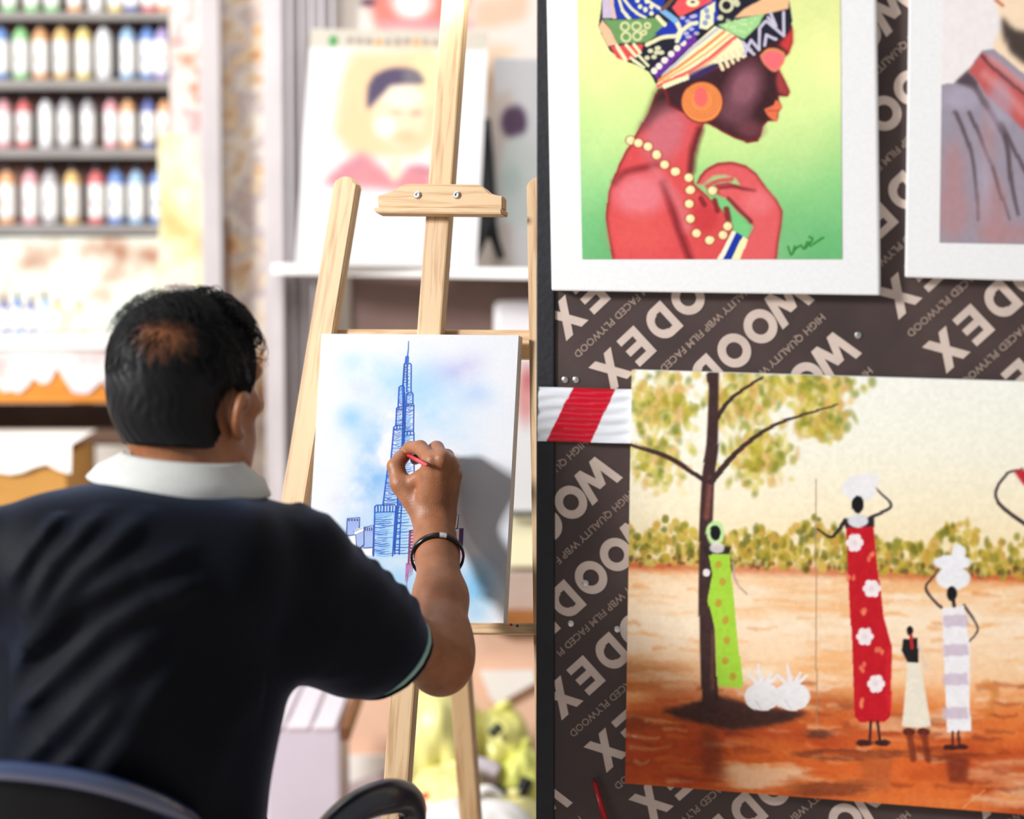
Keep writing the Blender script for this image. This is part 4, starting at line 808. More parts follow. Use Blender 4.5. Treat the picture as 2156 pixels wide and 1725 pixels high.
for i, (x, c, s) in enumerate(((10, 'navy', .6), (38, 'blue', .64), (66, 'navy', .58), (96, 'sky blue', .64), (122, 'yellow', .55), (168, 'yellow', .5))):
    p = at(float(x), 706., 5.02); bottle(c, (p[0], 5.02, at(0., 706., 4.93)[2]), f'small {c} paint bottle on the white bench, {ORD[5 - i]}', s, 'small bottles on the bench')
tag(pobj('splash_board', pbox(-190, 500, 357, 700, 5.27, .012), pmat('pale_splash_board', (222, 222, 208), .6, .1, 9, ramp=[(.30, (160, 98, 66)), (.42, (206, 186, 164)), (.52, (228, 228, 214)), (.70, (196, 204, 194))])), 'pale paint-smeared board standing between bench and bottle shelves', 'board')
# parcel with paper
bx = thing('cardboard_box', 'brown cardboard box with white paper on top under the bench', 'box', (at(40., 1060., 4.7)[0], 4.8, 0))
M_card = pmat('cardboard', (196, 142, 66), .75, .12, 10); M_paper = pmat('white_paper', (246, 240, 232), .7, .03, 20)
pobj('box_body', pbox(-160, 962, 140, 2200, 4.7, .3), M_card, bx)
V, F = [], []; a = at(-160., 960., 4.695); b = at(150., 960., 4.695)
for i in range(13):
    t = i / 12; x = a[0] + (b[0] - a[0]) * t; dz = -.012 - .024 * abs(math.sin(t * 7.0 + .6)); V += [(x, 4.99, a[2] + .024), (x, 4.70, a[2] + .020 + .004 * math.sin(t * 9)), (x, 4.688, a[2] + dz)]
for i in range(12): F += [[3 * i + k, 3 * i + k + 1, 3 * i + k + 4, 3 * i + k + 3] for k in (0, 1)]
mobj('paper_sheet', V, F, M_paper, bx, True)
# ------------------------------------------------------------------ ledge with portraits behind the easel
ledge = thing('display_ledge', 'white ledge behind the easel carrying portrait boards', 'shelf', (at(860., 570., 4.75)[0], 4.85, 0))
pobj('ledge_board', hexa([at(572., 578., 4.80), at(1190., 590., 4.68), at(1190., 568., 4.68), at(572., 556., 4.80), at(572., 578., 4.80) + [0, .12, 0], at(1190., 590., 4.68) + [0, .12, 0], at(1190., 568., 4.68) + [0, .12, 0], at(572., 556., 4.80) + [0, .12, 0]], .003), M_wht, ledge)
pobj('cabinet_front', pbox(738, 582, 1200, 705, 4.97, .02), pmat('dark_brown_cabinet', (116, 92, 84), .6, .15, 5), ledge)
pobj('cabinet_body', pbox(745, 705, 1200, 2150, 5.0, .02), pmat('warm_cabinet', (206, 176, 150), .6, .06, 5), ledge)
for x in (585, 1182): pobj('bracket', pbox(x, 575, x + 12, 2250, 4.9, .04), M_rail, ledge)
def portrait(name, label, corners, Y0, lean, thick, paint):
    c = np.asarray(corners, float); z0 = at(c[3][0], c[3][1], Y0)[2]; n = np.array([0, -math.cos(lean), math.sin(lean)]); P = Plane(at(*c[3], Y0), n)
    t = thing(name, label, 'painting', at(c[2][0] * .5 + c[3][0] * .5, c[3][1], Y0)); slab('backing_board', corners, P, -.0006, .012, M_white, t)
    paint.mesh('painted_image', corners, P, 0, M_pig, t, .74); return t
pp = Paint(615, 55, 1040, 566, .3, (246, 244, 244))
pp.poly([(640, 60), (1040, 60), (1035, 106), (640, 100)], (214, 206, 190), 1, 1); pp.poly([(696, 78), (710, 78), (710, 96), (696, 96)], (40, 150, 60), 1, 2)
for i in range(10): pp.ell(738 + i * 20, 86 + i * .5, 7, 7, (150, 130, 120) if i % 4 != 3 else (220, 150, 70), .9, 2)
pp.poly([(735, 110), (915, 100), (940, 140), (920, 300), (880, 330), (740, 330), (700, 280), (715, 180)], (248, 208, 160), .95, 10); pp.poly([(870, 120), (935, 120), (930, 230), (890, 220)], (248, 230, 176), .9, 8)
pp.ell(842, 235, 58, 78, (249, 222, 188), 1, 8); pp.ell(812, 268, 22, 22, (252, 250, 246), .8, 8); pp.ell(850, 205, 40, 22, (254, 244, 224), .8, 8); pp.ell(855, 290, 26, 14, (244, 196, 150), .8, 7)
pp.poly([(775, 232), (772, 200), (784, 165), (815, 146), (850, 142), (880, 150), (893, 174), (850, 178), (822, 184), (800, 204), (786, 220)], (88, 76, 104), 1, 3, True); pp.poly([(850, 142), (882, 150), (893, 174), (850, 176)], (150, 146, 140), .6, 5)
pp.ell(876, 238, 12, 5, (226, 160, 130), .9, 3); pp.ell(835, 236, 14, 5, (232, 180, 150), .8, 3)
pp.poly([(680, 392), (700, 360), (765, 318), (790, 340), (830, 375), (860, 350), (910, 352), (912, 410), (800, 400), (760, 396)], (226, 140, 146), .95, 8); pp.poly([(690, 382), (765, 330), (770, 350), (700, 385)], (206, 140, 156), .8, 5); pp.poly([(860, 348), (912, 356), (910, 370), (862, 362)], (200, 126, 140), .8, 4); pp.ell(832, 355, 14, 26, (252, 232, 196), .9, 5)
pp.vary((20, 20), 4, 90); pp.line([(665, 522), (720, 528), (830, 526)], 5, (224, 220, 214), .8, 3)
portrait('portrait_board', 'pale portrait board of a man in dark cap leaning on the ledge', [(654, 60), (1029, 68), (1003, 563), (622, 556)], 4.72, math.radians(7), .01, pp)
pp = Paint(690, -260, 1160, 440, .25, (246, 234, 224))
pp.poly([(760, -60), (1000, -60), (985, 30), (940, 60), (790, 58)], (232, 134, 120), 1, 8); pp.ell(868, 5, 42, 36, (255, 250, 246), 1, 12); pp.ell(775, 6, 16, 10, (90, 60, 80), .9, 5); pp.poly([(800, 44), (1000, 40), (1000, 62), (800, 62)], (216, 160, 170), .8, 6)
pp.poly([(1000, 0), (1120, -20), (1110, 40), (1040, 60), (995, 60)], (240, 196, 166), .9, 9); pp.poly([(1010, 90), (1090, 100), (1085, 140), (1040, 220), (1010, 210)], (246, 210, 176), .9, 10); pp.ell(1085, 160, 30, 40, (252, 248, 240), .9, 12)
pp.vary((10, 10), 4, 91)
portrait('portrait_board', 'large pale portrait board with a red mouth above the capped man', [(722, -250), (1150, -250), (1148, 440), (720, 430)], 4.96, math.radians(3), .01, pp)
pp = Paint(1030, 110, 1190, 570, .3, (246, 246, 250))
pp.poly([(1030, 200), (1080, 190), (1080, 570), (1030, 570)], (232, 218, 208), .9, 8); pp.ell(1082, 258, 28, 36, (100, 76, 104), 1, 6); pp.poly([(1060, 300), (1100, 280), (1130, 330), (1120, 480), (1050, 470), (1050, 360)], (236, 244, 240), 1, 6); pp.ell(1080, 380, 20, 30, (206, 226, 220), .7, 10)
portrait('portrait_board', 'narrow portrait board of a dark haired figure beside the display post', [(1040, 120), (1186, 126), (1186, 568), (1036, 565)], 4.86, math.radians(5), .01, pp)
# small black display easel behind the capped portrait
M_blk = pmat('black_lacquer', (14, 14, 18), .4, .3, 20)
me_ = thing('tabletop_easel', 'small black tabletop easel beside the capped portrait', 'easel', at(1025., 555., 4.84))
j = at(1028., 462., 4.80)
for nm, P, r_ in (('upright', [at(1024., 250., 4.84), at(1022., 330., 4.83), j], [.008, .017, .018]), ('leg', [j, at(1012., 505., 4.78), at(996., 548., 4.76)], [.018, .012, .008]), ('leg', [j, at(1042., 505., 4.80), at(1056., 545., 4.80)], [.016, .010, .008])):
    v, f = tube(smooth_curve(np.array(P), 6), np.interp(np.linspace(0, 2, 13), [0, 1, 2], r_), 10); mobj(nm, v, f, M_blk, me_, True)
# things seen right of the canvas
tag(pobj('storage_tub', pbox(1040, 636, 1135, 1100, 4.88, .09, .012), pmat('white_plastic', (240, 238, 240), .4, .03, 10)), 'white plastic tub standing behind the easel right leg', 'tub')
pp = Paint(1060, 750, 1180, 1090, .3, (247, 246, 246)); pp.ell(1108, 830, 20, 62, (232, 160, 156), .95, 8); pp.ell(1112, 800, 10, 22, (206, 110, 116), .8, 6)
portrait('print_sheet', 'white print with pink figure glimpsed right of the tower canvas', [(1066, 756), (1172, 756), (1172, 1080), (1066, 1080)], 4.86, 0.0, .004, pp)
tag(pobj('yellow_carton', pbox(1060, 1090, 1180, 1196, 4.84, .12, .006), pmat('pale_yellow_carton', (244, 236, 196), .6, .05, 8)), 'pale yellow carton right of the tower canvas', 'carton')
tag(pobj('dark_rod', pbox(1050, 1078, 1180, 1089, 4.80, .02, .004), M_blk), 'thin dark rod above the pale yellow carton', 'rod')
tag(pobj('taupe_box', pbox(1050, 1204, 1185, 1292, 4.84, .12, .006), pmat('taupe_card', (190, 166, 152), .6, .08, 8)), 'taupe card box under the pale yellow carton', 'box')
tag(pobj('wood_plank', pbox(1000, 1290, 1185, 1322, 4.80, .12, .004), pmat('brown_plank', (150, 92, 36), .6, .2, 8)), 'brown plank between taupe box and peach carton', 'plank')
# floor level clutter
M_peach = pmat('peach_card', (236, 192, 164), .7, .05, 6); M_lil = pmat('lilac_plastic', (206, 194, 204), .5, .05, 6)
tag(pobj('peach_carton', pbox(700, 1335, 1176, 1597, 4.86, .1, .006), M_peach), 'large peach cardboard carton behind the easel', 'carton')
tag(pobj('floor_panel', pbox(560, 1597, 1176, 2240, 4.92, .04, .004), pmat('mauve_panel', (196, 178, 178), .7, .06, 5)), 'mauve panel standing behind the yellow bags', 'panel')
lb = thing('storage_box', 'pale lilac plastic box with sloping lid beside the seated man', 'box', (at(665., 1500., 4.45)[0], 4.5, 0))
pobj('box_body', pbox(560, 1530, 716, 1950, 4.45, .25, .008), M_lil, lb); z_ = at(0., 1950., 4.45)[2]
pobj('box_base', boxw(at(560., 0, 4.45)[0], at(716., 0, 4.45)[0], 4.46, 4.69, 0, z_ + .01, .004), M_lil, lb)
q = [at(545., 1532., 4.44), at(712., 1532., 4.44), at(748., 1432., 4.62), at(600., 1420., 4.62)]
for i in range(3):
    t0, t1 = i / 3, (i + 1) / 3 - .03; a, b, c, d = q[0] + (q[1] - q[0]) * t0, q[0] + (q[1] - q[0]) * t1, q[3] + (q[2] - q[3]) * t1, q[3] + (q[2] - q[3]) * t0
    w = np.array([0, .02, -.02]); v, f = hexa([a, b, c, d, a + w, b + w, c + w, d + w], .006); mobj('lid_ridge', v, f, pmat('lilac_white_plastic', (232, 222, 228), .4, .03, 6), lb)
v, f = hexa([q[1] + [0.004, 0, 0], q[1] + [.02, .0, 0], q[2] + [.02, 0, 0], q[2] + [.004, 0, 0]] + [p + [0, .02, -.03] for p in (q[1] + [0.004, 0, 0], q[1] + [.02, .0, 0], q[2] + [.02, 0, 0], q[2] + [.004, 0, 0])], .002); mobj('lid_edge', v, f, pmat('brown_edge', (130, 84, 50), .6, .1, 8), lb)
def sheet(name, label, P, Y, mat):
    a = np.array([at(float(x), float(y), Y) for x, y in P]); b = a + [0, .012, 0]; n = len(P)
    return tag(mobj(name, np.vstack([a, b]), [list(range(n)), list(range(2 * n - 1, n - 1, -1))] + [[(i + 1) % n, i, n + i, n + (i + 1) % n] for i in range(n)], mat), label, 'paper')
sheet('folded_paper', 'white folded paper in front of the peach carton, near the lilac box', [(718, 1592), (815, 1590), (860, 1590), (815, 1622), (735, 1650), (720, 1630)], 4.84, M_paper)
sheet('folded_paper', 'white folded paper leaning on the peach carton beside the board', [(1010, 1414), (1125, 1412), (1130, 1436), (1046, 1484), (1032, 1470)], 4.84, M_paper)
# yellow bags
def bag(name, label, cx, cy, rx, ry, Y, dep, col, seed, kind=0):
    r = np.random.default_rng(seed); c = at(float(cx), float(cy), Y); sx = rx / FPX * Y; sz = ry / FPX * Y; nu, nv = 36, 22; V, F = [], []; ph = r.uniform(0, 6, 6)
    for i in range(nv + 1):
        t = math.pi * i / nv
        for k in range(nu):
            w = 2 * math.pi * k / nu; wr = .86 + .20 * abs(math.sin(1.5 * w + ph[0] + 1.3 * t)) + .14 * abs(math.sin(3.5 * w + ph[1] - 2 * t)) + .05 * math.sin(11 * w + ph[2] + 5 * t)
            s_ = math.sin(t) ** .75; V.append(c + [sx * s_ * math.cos(w) * wr, dep * s_ * math.sin(w) * wr, sz * math.cos(t) * (1 + .06 * math.sin(2 * w + ph[3]))])
    for i in range(nv):
        for k in range(nu): F.append([i * nu + k, (i + 1) * nu + k, (i + 1) * nu + (k + 1) % nu, i * nu + (k + 1) % nu])
    t_ = thing(name, label, 'bag', (c[0], c[1], c[2] - sz)); mobj('bag_body', V, F, pmat('bag_' + name + str(seed), col, .35, .12, 9, bump=.5, bscale=30), t_, True)
    kn = c + [0, 0, sz * .96]; 
    for sgn in (r.choice([-1, 1]),):
        v, f = tube(smooth_curve(np.array([kn, kn + [sgn * sx * .25, -.01, sz * .22], kn + [sgn * sx * .5, 0, sz * .12]]), 5), np.linspace(.012, .004, 11), 8); mobj('tied_handle', v, f, MATS['bag_' + name + str(seed)], t_, True)
    return t_
YL = (240, 228, 130)
bag('plastic_bag', 'big pale yellow plastic bag between the easel legs', 925, 1560, 78, 118, 4.62, .1, (242, 232, 150), 1)
bag('plastic_bag', 'yellow green plastic bag right of the easel rear leg', 1050, 1560, 62, 70, 4.66, .08, (232, 226, 130), 2)
bag('plastic_bag', 'lime tinted plastic bag low against the display post', 1098, 1640, 44, 72, 4.60, .07, (226, 228, 120), 3)
bag('plastic_bag', 'pale yellow plastic bag lowest beside the rear leg', 1070, 1712, 62, 40, 4.52, .09, (244, 232, 160), 4)
bag('plastic_bag', 'yellow plastic bag below the big pale bag', 945, 1660, 68, 46, 4.50, .08, (246, 234, 156), 5)
bag('plastic_bag', 'bright red plastic bag under the yellow bags', 915, 1722, 62, 42, 4.46, .06, (210, 16, 30), 6)
bag('plastic_bag', 'white plastic bag at the bottom by the easel foot', 985, 1840, 150, 160, 4.42, .1, (240, 234, 230), 7)
for P, Yc, r_, m_, lab in (([(1034, 1548), (1046, 1536), (1054, 1528)], 4.56, .010, pmat('dark_green_strap', (44, 52, 30), .6, .2, 20), 'dark green strap lying over the yellow green bag'), ([(990, 1610), (1020, 1616), (1046, 1628)], 4.55, .018, M_lil, 'grey lilac rolled cloth between the yellow bags'), ([(1040, 1660), (1066, 1676), (1096, 1668), (1110, 1640)], 4.52, .013, M_blk, 'dark cord between the yellow bags')):
    v, f = tube(smooth_curve(np.array([at(float(x), float(y), Yc) for x, y in P]), 6), r_, 10); tag(mobj('strap' if 'strap' in lab else 'rolled_cloth' if 'cloth' in lab else 'cord', v, f, m_, smooth=True), lab, 'strap' if 'strap' in lab else 'cloth' if 'cloth' in lab else 'cord')
# ------------------------------------------------------------------ seated man painting
person = thing('person', 'man in dark polo shirt with white collar painting with a thin brush', 'person', (at(300., 1700., 3.0)[0], 3.0, 0))
M_skin = pmat('skin', (154, 98, 64), .48, .14, 60, bump=.25, bscale=420, sss=.06)
HC = at(394., 803., 3.08); a_ = math.radians(36)
hf = np.array([math.sin(a_), math.cos(a_), -.10]); hf /= np.linalg.norm(hf); hr = np.array([math.cos(a_), -math.sin(a_), 0.0]); hr -= hf * (hr @ hf); hr /= np.linalg.norm(hr); hu = np.cross(hr, hf)
HS = 1.0
HAX = np.stack([hr, hf, hu])
def H(a, b, c): return HC + (hr * a + hf * b + hu * c) * HS
def seg(*bits):
    out = []
    for a, b, h in bits: out.append(np.arange(a, b, h))
    return np.concatenate(out)
xs = seg((-.86, -.56, .008), (-.56, -.26, .0028), (-.26, -.195, .004), (-.195, -.045, .0016), (-.045, .02, .006))
ys = seg((2.72, 2.93, .007), (2.93, 3.24, .0028), (3.24, 3.345, .004), (3.345, 3.50, .0016), (3.50, 3.53, .006))
zs = seg((.40, .78, .008), (.78, .925, .004), (.925, 1.075, .0016), (1.075, 1.34, .0028))
B = Field(xs, ys, zs)
# torso, neck
SHR = at(655., 1195., 3.03); SHL = at(-55., 1212., 2.96); NB = at(396., 1030., 3.045); EL = at(930., 1393., 3.20)
PEL = at(255., 1830., 3.00); CH = at(290., 1330., 3.0)
B.ellip(CH, (.155, .095, .17), k=.05); B.ellip(PEL + [0, 0, .05], (.125, .085, .08), k=.05); B.cone(CH, PEL + [0, 0, .05], .10, .085, .05)
B.cone(NB + [0, 0, -.03], SHR + [-.03, 0, .0], .05, .045, .05); B.cone(NB + [0, 0, -.03], SHL + [.03, 0, 0], .05, .045, .05)
B.cone(H(0, -.026, -.03), NB + [0, 0, -.02], .055, .061, .03); B.cone(H(0.03, .0, -.08), NB + [0.02, 0.02, -.02], .035, .05, .03)
# left arm resting on the thigh
LE = at(-130., 1480., 3.08); LHN = at(-40., 1720., 3.30)
B.chain([SHL, LE, LHN, LHN + np.array([.07, .03, -.02])], [.05, .041, .027, .02], .03)
# head
B.ellip(H(0, -.012, .018), np.array([.080, .099, .088]) * HS, HAX, .01)
B.ellip(H(0, .040, -.040), np.array([.058, .056, .082]) * HS, HAX, .03); B.ellip(H(0, -.04, -.03), np.array([.064, .062, .06]) * HS, HAX, .03)
for s_ in (-1, 1):
    B.chain([H(s_ * .058, .002, -.062), H(s_ * .046, .045, -.098), H(s_ * .012, .080, -.112)], [.020, .017, .017], .022)
    B.ellip(H(s_ * .049, .066, -.026), np.array([.017, .019, .014]) * HS, HAX, .016); B.ellip(H(s_ * .04, .06, -.07), np.array([.02, .022, .025]) * HS, HAX, .02)
    B.cone(H(s_ * .050, .070, .018), H(s_ * .01, .088, .020), .011, .012, .012)
B.chain([H(0, .090, .010), H(0, .106, -.018), H(0, .117, -.040)], [.008, .010, .013], .010)
for s_ in (-1, 1): B.ellip(H(s_ * .013, .104, -.042), np.array([.009, .011, .008]) * HS, HAX, .006)
B.cone(H(-.018, .093, -.070), H(.018, .093, -.070), .0075, .0075, .006); B.cone(H(-.016, .091, -.081), H(.016, .091, -.081), .008, .008, .005); B.ellip(H(0, .085, -.110), np.array([.02, .016, .014]) * HS, HAX, .012)
# ears: helix, lobe, concha
for s_ in (-1, 1):
    E = lambda b, c, o: H(s_ * (.080 + o * .98), b * .85 + .004, c * .84 - .032)
    hx = smooth_curve(np.array([E(.012, -.004, .002), E(.010, .012, .012), E(-.004, .022, .020), E(-.018, .018, .025), E(-.025, .002, .026), E(-.022, -.016, .022), E(-.012, -.030, .016), E(-.002, -.038, .012), E(.006, -.032, .006)]), 4)
    B.chain(list(hx), list(np.interp(np.arange(len(hx)), [0, 8, 20, 28, len(hx)], [.0045, .0042, .0048, .0066, .005]) * 1.05), .003, .012)
    B.ellip(E(-.006, -.006, .006), np.array([.005, .014, .020]) * HS, HAX, .005, .012); B.chain([E(.0, .012, .014), E(-.012, .004, .018), E(-.012, -.014, .014)], [.004, .004, .004], .003, .012)
# right arm
WR = at(911., 1098., 3.402)
ELB = [SHR, at(800., 1328., 3.12), EL, at(932., 1345., 3.235), at(927., 1260., 3.295), at(920., 1165., 3.362), WR]
B.chain(ELB, [.050, .047, .038, .0365, .0355, .0275, .0225], .02)
B.chain([at(925., 1410., 3.21), at(935., 1380., 3.22)], [.033, .036], .02); B.cone(at(898., 1150., 3.37), at(896., 1085., 3.408), .016, .018, .012); B.cone(at(932., 1150., 3.37), at(930., 1088., 3.405), .017, .018, .012)
# hand
hsl = B.blk(np.array([-.20, 3.34, .90]), np.array([-.03, 3.51, 1.09]))
class Sub(Field):
    def __init__(s, F, sl): s.g = [g[q] for g, q in zip(F.g, sl)]; s.v = np.full([len(q) for q in s.g], .5, np.float32)
def J(x, y, Y): return at(float(x), float(y), Y)
FING = [([(909, 970, 3.388), (885, 943, 3.420), (863, 943, 3.450), (851, 951, 3.466)], [.0118, .0105, .0092, .0072]),
        ([(930, 966, 3.384), (919, 945, 3.425), (896, 957, 3.452), (874, 968, 3.462)], [.0122, .0110, .0094, .0076]),
        ([(947, 976, 3.392), (941, 961, 3.430), (926, 976, 3.452), (905, 985, 3.455)], [.0115, .0102, .0090, .0074]),
        ([(955, 1000, 3.405), (955, 986, 3.438), (945, 1000, 3.455), (925, 1006, 3.458)], [.0105, .0092, .0082, .0068])]
HD = Sub(B, hsl)
for P, R in FING:
    f_ = Sub(B, hsl); f_.chain([J(*p) for p in P], R, .003, .012); HD.put(f_.v, (slice(None),) * 3, .0018)
f_ = Sub(B, hsl); f_.chain([J(878, 1062, 3.416), J(843, 1018, 3.424), J(833, 982, 3.436), J(845, 964, 3.448), J(855, 958, 3.454)], [.017, .0145, .0118, .0098, .0076], .005, .012); HD.put(f_.v, (slice(None),) * 3, .002)
pm = Sub(B, hsl)
for (x, y, Y), (mx, my, mY), r_ in (((893, 1086, 3.408), (909, 972, 3.390), .0135), ((905, 1088, 3.404), (929, 970, 3.386), .0140), ((920, 1088, 3.404), (946, 980, 3.394), .0135), ((934, 1090, 3.408), (954, 1002, 3.407), .0125)):
    pm.cone(J(x, y, Y), J(mx, my, mY), .0165, r_, .010)
pm.cone(J(880, 1062, 3.418), J(848, 1022, 3.424), .0175, .0145, .012); pm.cone(J(852, 1024, 3.422), J(902, 996, 3.402), .010, .012, .008); pm.cone(J(905, 1050, 3.425), J(930, 1010, 3.430), .018, .016, .012)
for x, y, Y in ((909, 969, 3.3800), (930, 965, 3.3765), (948, 975, 3.385)): pm.cone(J(x, y, Y), J(x, y + 4, Y), .0075, .0075, .006)   # knuckles
for (xa, ya), (xb, yb), Ya, Yb in (((909, 975), (912, 1040), 3.379, 3.392), ((930, 972), (921, 1040), 3.376, 3.390), ((947, 982), (930, 1042), 3.384, 3.393)): pm.cone(J(xa, ya, Ya), J(xb, yb, Yb), .0042, .003, .006)   # tendons
HD.put(pm.v, (slice(None),) * 3, .005); B.put(HD.v, hsl, .010)
V, F = B.mesh(); V = relax(V, F, 2, .5); body = mobj('body', V, F, M_skin, person, True); print('body', len(V))
# finger nails
for P, R, up in ((FING[0][0], FING[0][1], (-.2, -.4, .9)),):
    tip = J(*P[3]); dr = tip - J(*P[2]); dr /= np.linalg.norm(dr); u = np.array(up); u -= dr * (u @ dr); u /= np.linalg.norm(u); sd = np.cross(dr, u); V_ = []
    for i in range(5):
        for k in range(5): w = (k - 2) * .45; V_.append(tip + dr * (.001 + .0022 * i) + (u * math.cos(w) + sd * math.sin(w)) * (.0080 - .0005 * i))
    mobj('fingernail', V_, [[i * 5 + k, i * 5 + k + 1, i * 5 + k + 6, i * 5 + k + 5] for i in range(4) for k in range(4)], pmat('nail', (236, 214, 202), .3, .03, 40), person, True)
# eyes and moustache
for s_ in (-1, 1):
    v, f = lathe([(0.0005, -.012), (.007, -.0095), (.0115, -.003), (.0115, .003), (.007, .0095), (.0005, .012)], 14); v = v + H(s_ * .031, .073, -.004); mobj('eye', v, f, pmat('eye_white', (230, 226, 220), .2, .03, 20), person, True)
M_hair = pmat('black_hair', (9, 8, 11), .5, .3, 90, spec=.28)
V_, F_ = [], []; rs = random.Random(4); parts = []
for i in range(240):
    a = rs.uniform(-.026, .026); b0 = .104 - abs(a) * .35; c0 = -.052 - abs(a) * .22 + rs.uniform(-.003, .002); parts.append(tube([H(a, b0 - .004, c0), H(a * 1.12, b0 + .003, c0 - .006), H(a * 1.25, b0 + .002, c0 - .014)], [.0012, .0012, .0004], 4))
v, f = merge(*parts); mobj('moustache', v, f, M_hair, person, True)
# ---- hair
CC = np.array([0, -.012, .018]); CR_ = np.array([.080, .099, .088])
def loc(P): q = (np.asarray(P) - HC) / HS; return np.stack([q @ hr, q @ hf, q @ hu], -1)
def glob(q): q = np.asarray(q); return HC + (q[..., :1] * hr + q[..., 1:2] * hf + q[..., 2:3] * hu) * HS
def on_scalp(px, py):       # where the view ray meets the cranium
    d = rays(px, py); d = d / np.linalg.norm(d); o = loc(CAM[None])[0] ; dl = np.array([d @ hr, d @ hf, d @ hu]) / HS
    O = (o - CC) / CR_; D = dl / CR_; A = D @ D; Bq = O @ D; C = O @ O - 1; disc = max(Bq * Bq - A * C, 0); t = (-Bq - math.sqrt(disc)) / A; return o + dl * t
BALD = on_scalp(345., 716.)
def nrm(q): n = (q - CC) / CR_ ** 2; return n / np.linalg.norm(n, axis=-1, keepdims=True)
def hairline(q):            # >0 where hair grows
    a, b, c = q[..., 0], q[..., 1], q[..., 2]
    lowest = np.where(b < -.035, -.083, np.where(b < .045, -.083 + (b + .035) * .84, -.016 + (b - .045) * 3.0))
    ear = np.hypot((b - .004) / .024, (c + .036) / .031) - 1
    side = np.where(np.abs(a) > .045, np.minimum(c - lowest, ear * .03), c - lowest)
    return np.minimum(side, .075 - b - np.maximum(c - .06, 0) * .2)
hx_ = np.arange(-.56, -.26, .003); hy_ = np.arange(2.93, 3.24, .003); hz_ = np.arange(1.0, 1.36, .003)
Hf = Field(hx_, hy_, hz_)
Hf.ellip(H(*CC), (CR_ + .0045) * HS, HAX, .01); Hf.ellip(H(0, -.04, -.03), np.array([.0665, .0655, .064]) * HS, HAX, .03); Hf.cone(H(0, -.030, -.035), NB + [0, -.004, 0.03], .0625, .0635, .02)
X, Y, Z = np.meshgrid(hx_, hy_, hz_, indexing='ij'); Q = loc(np.stack([X, Y, Z], -1))
bd = np.linalg.norm((Q - BALD) * [.8, 1.0, 1.5], axis=-1)
wav = np.sin(Q[..., 0] * 420 + 3 * np.sin(Q[..., 2] * 90)) * np.sin(Q[..., 2] * 160 + Q[..., 1] * 260) * .0010
top = np.clip((Q[..., 2] - .055) / .05, 0, 1) * np.clip((Q[..., 1] + .02) / .06, 0, 1)
Hf.v = Hf.v - top.astype(np.float32) * .007 + wav.astype(np.float32) + (.003 * np.clip(1.3 - bd / .036, 0, 1)).astype(np.float32)
Hf.v = np.maximum(Hf.v, (-hairline(Q) * .8).astype(np.float32))
V, F = Hf.mesh(); V = relax(V, F, 1, .5); hair = mobj('hair', V, F, vcol_mat('thinning_hair', .5, 300, .3, .1), person, True); hair['label'] = 'black hair thinning at the crown'
ql = loc(V); bq = (ql - BALD) * [.75, 1.0, 1.35]; dist = np.linalg.norm(bq, axis=1); ang = np.arctan2(bq[:, 2], bq[:, 0]); rg = np.random.default_rng(3); amp_ = rg.random(64)
stk = np.interp((ang + math.pi) / (2 * math.pi) * 63, np.arange(64), amp_); thin = np.clip(1.25 - dist / (.022 + .022 * stk), 0, 1) ** .8     # scalp seen between radiating hairs
hc = lin(np.array([9, 8, 11]))[None] * (1 - thin[:, None]) + lin(np.array([122, 74, 44]))[None] * thin[:, None]
ca = hair.data.color_attributes.new('Col', 'FLOAT_COLOR', 'POINT'); ca.data.foreach_set('color', np.concatenate([hc, np.ones((len(hc), 1))], 1).astype(np.float32).ravel())
# strands
rs = np.random.default_rng(2); SV, SF = [], []
def strand(P, r0):
    P = np.asarray(P); n = len(P); o = len(SV); t = np.gradient(P, axis=0); t /= np.linalg.norm(t, axis=1, keepdims=True) + 1e-9
    s_ = np.cross(t, [.3, .2, .93]); s_ /= np.linalg.norm(s_, axis=1, keepdims=True) + 1e-9; u = np.cross(t, s_)
    for i in range(n):
        r_ = r0 * (1 - .75 * i / (n - 1))
        for k in range(3): w = k * 2.094; SV.append(P[i] + (s_[i] * math.cos(w) + u[i] * math.sin(w)) * r_)
    for i in range(n - 1):
        for k in range(3): SF.append([o + i * 3 + k, o + i * 3 + (k + 1) % 3, o + (i + 1) * 3 + (k + 1) % 3, o + (i + 1) * 3 + k])
WH = BALD + np.array([0, .01, .012])
cnt = 0
while cnt < 7500:
    d = rs.normal(size=3); d /= np.linalg.norm(d); q = CC + d * CR_
    if q[2] < -.066 or q[1] > .06: continue
    if hairline(q[None])[0] < .004: continue
    bdist = np.linalg.norm((q - BALD) * [1, 1, 1.25])
    if bdist < .03 and rs.random() < .55: continue
    n = nrm(q); rad = q - WH; rad /= np.linalg.norm(rad) + 1e-6; tp = np.clip((q[2] - .04) / .06, 0, 1)
    fl = rad * .8 + np.array([0.25 * tp, .7 * tp, -1.0 * (1 - tp)]) + rs.normal(size=3) * .18; fl -= n * (fl @ n); fl /= np.linalg.norm(fl)
    L = rs.uniform(.014, .026) * (1 + .8 * tp) * (1.5 if bdist < .05 else 1); lift = .0045 + .006 * tp * rs.random() + .0015 * rs.random(); pts = []; cur = rs.normal(size=3) * .004
    for i in range(5):
        t = i / 4; p = q + fl * L * t + cur * t * t; e = np.linalg.norm((p - CC) / CR_); p = CC + (p - CC) / e; nn = nrm(p); pts.append(p + nn * (.001 + lift * (1 - (1 - t) ** 2)))
    if pts[-1][2] < -.075: continue
    strand(glob(np.array(pts)), rs.uniform(.0003, .00055)); cnt += 1
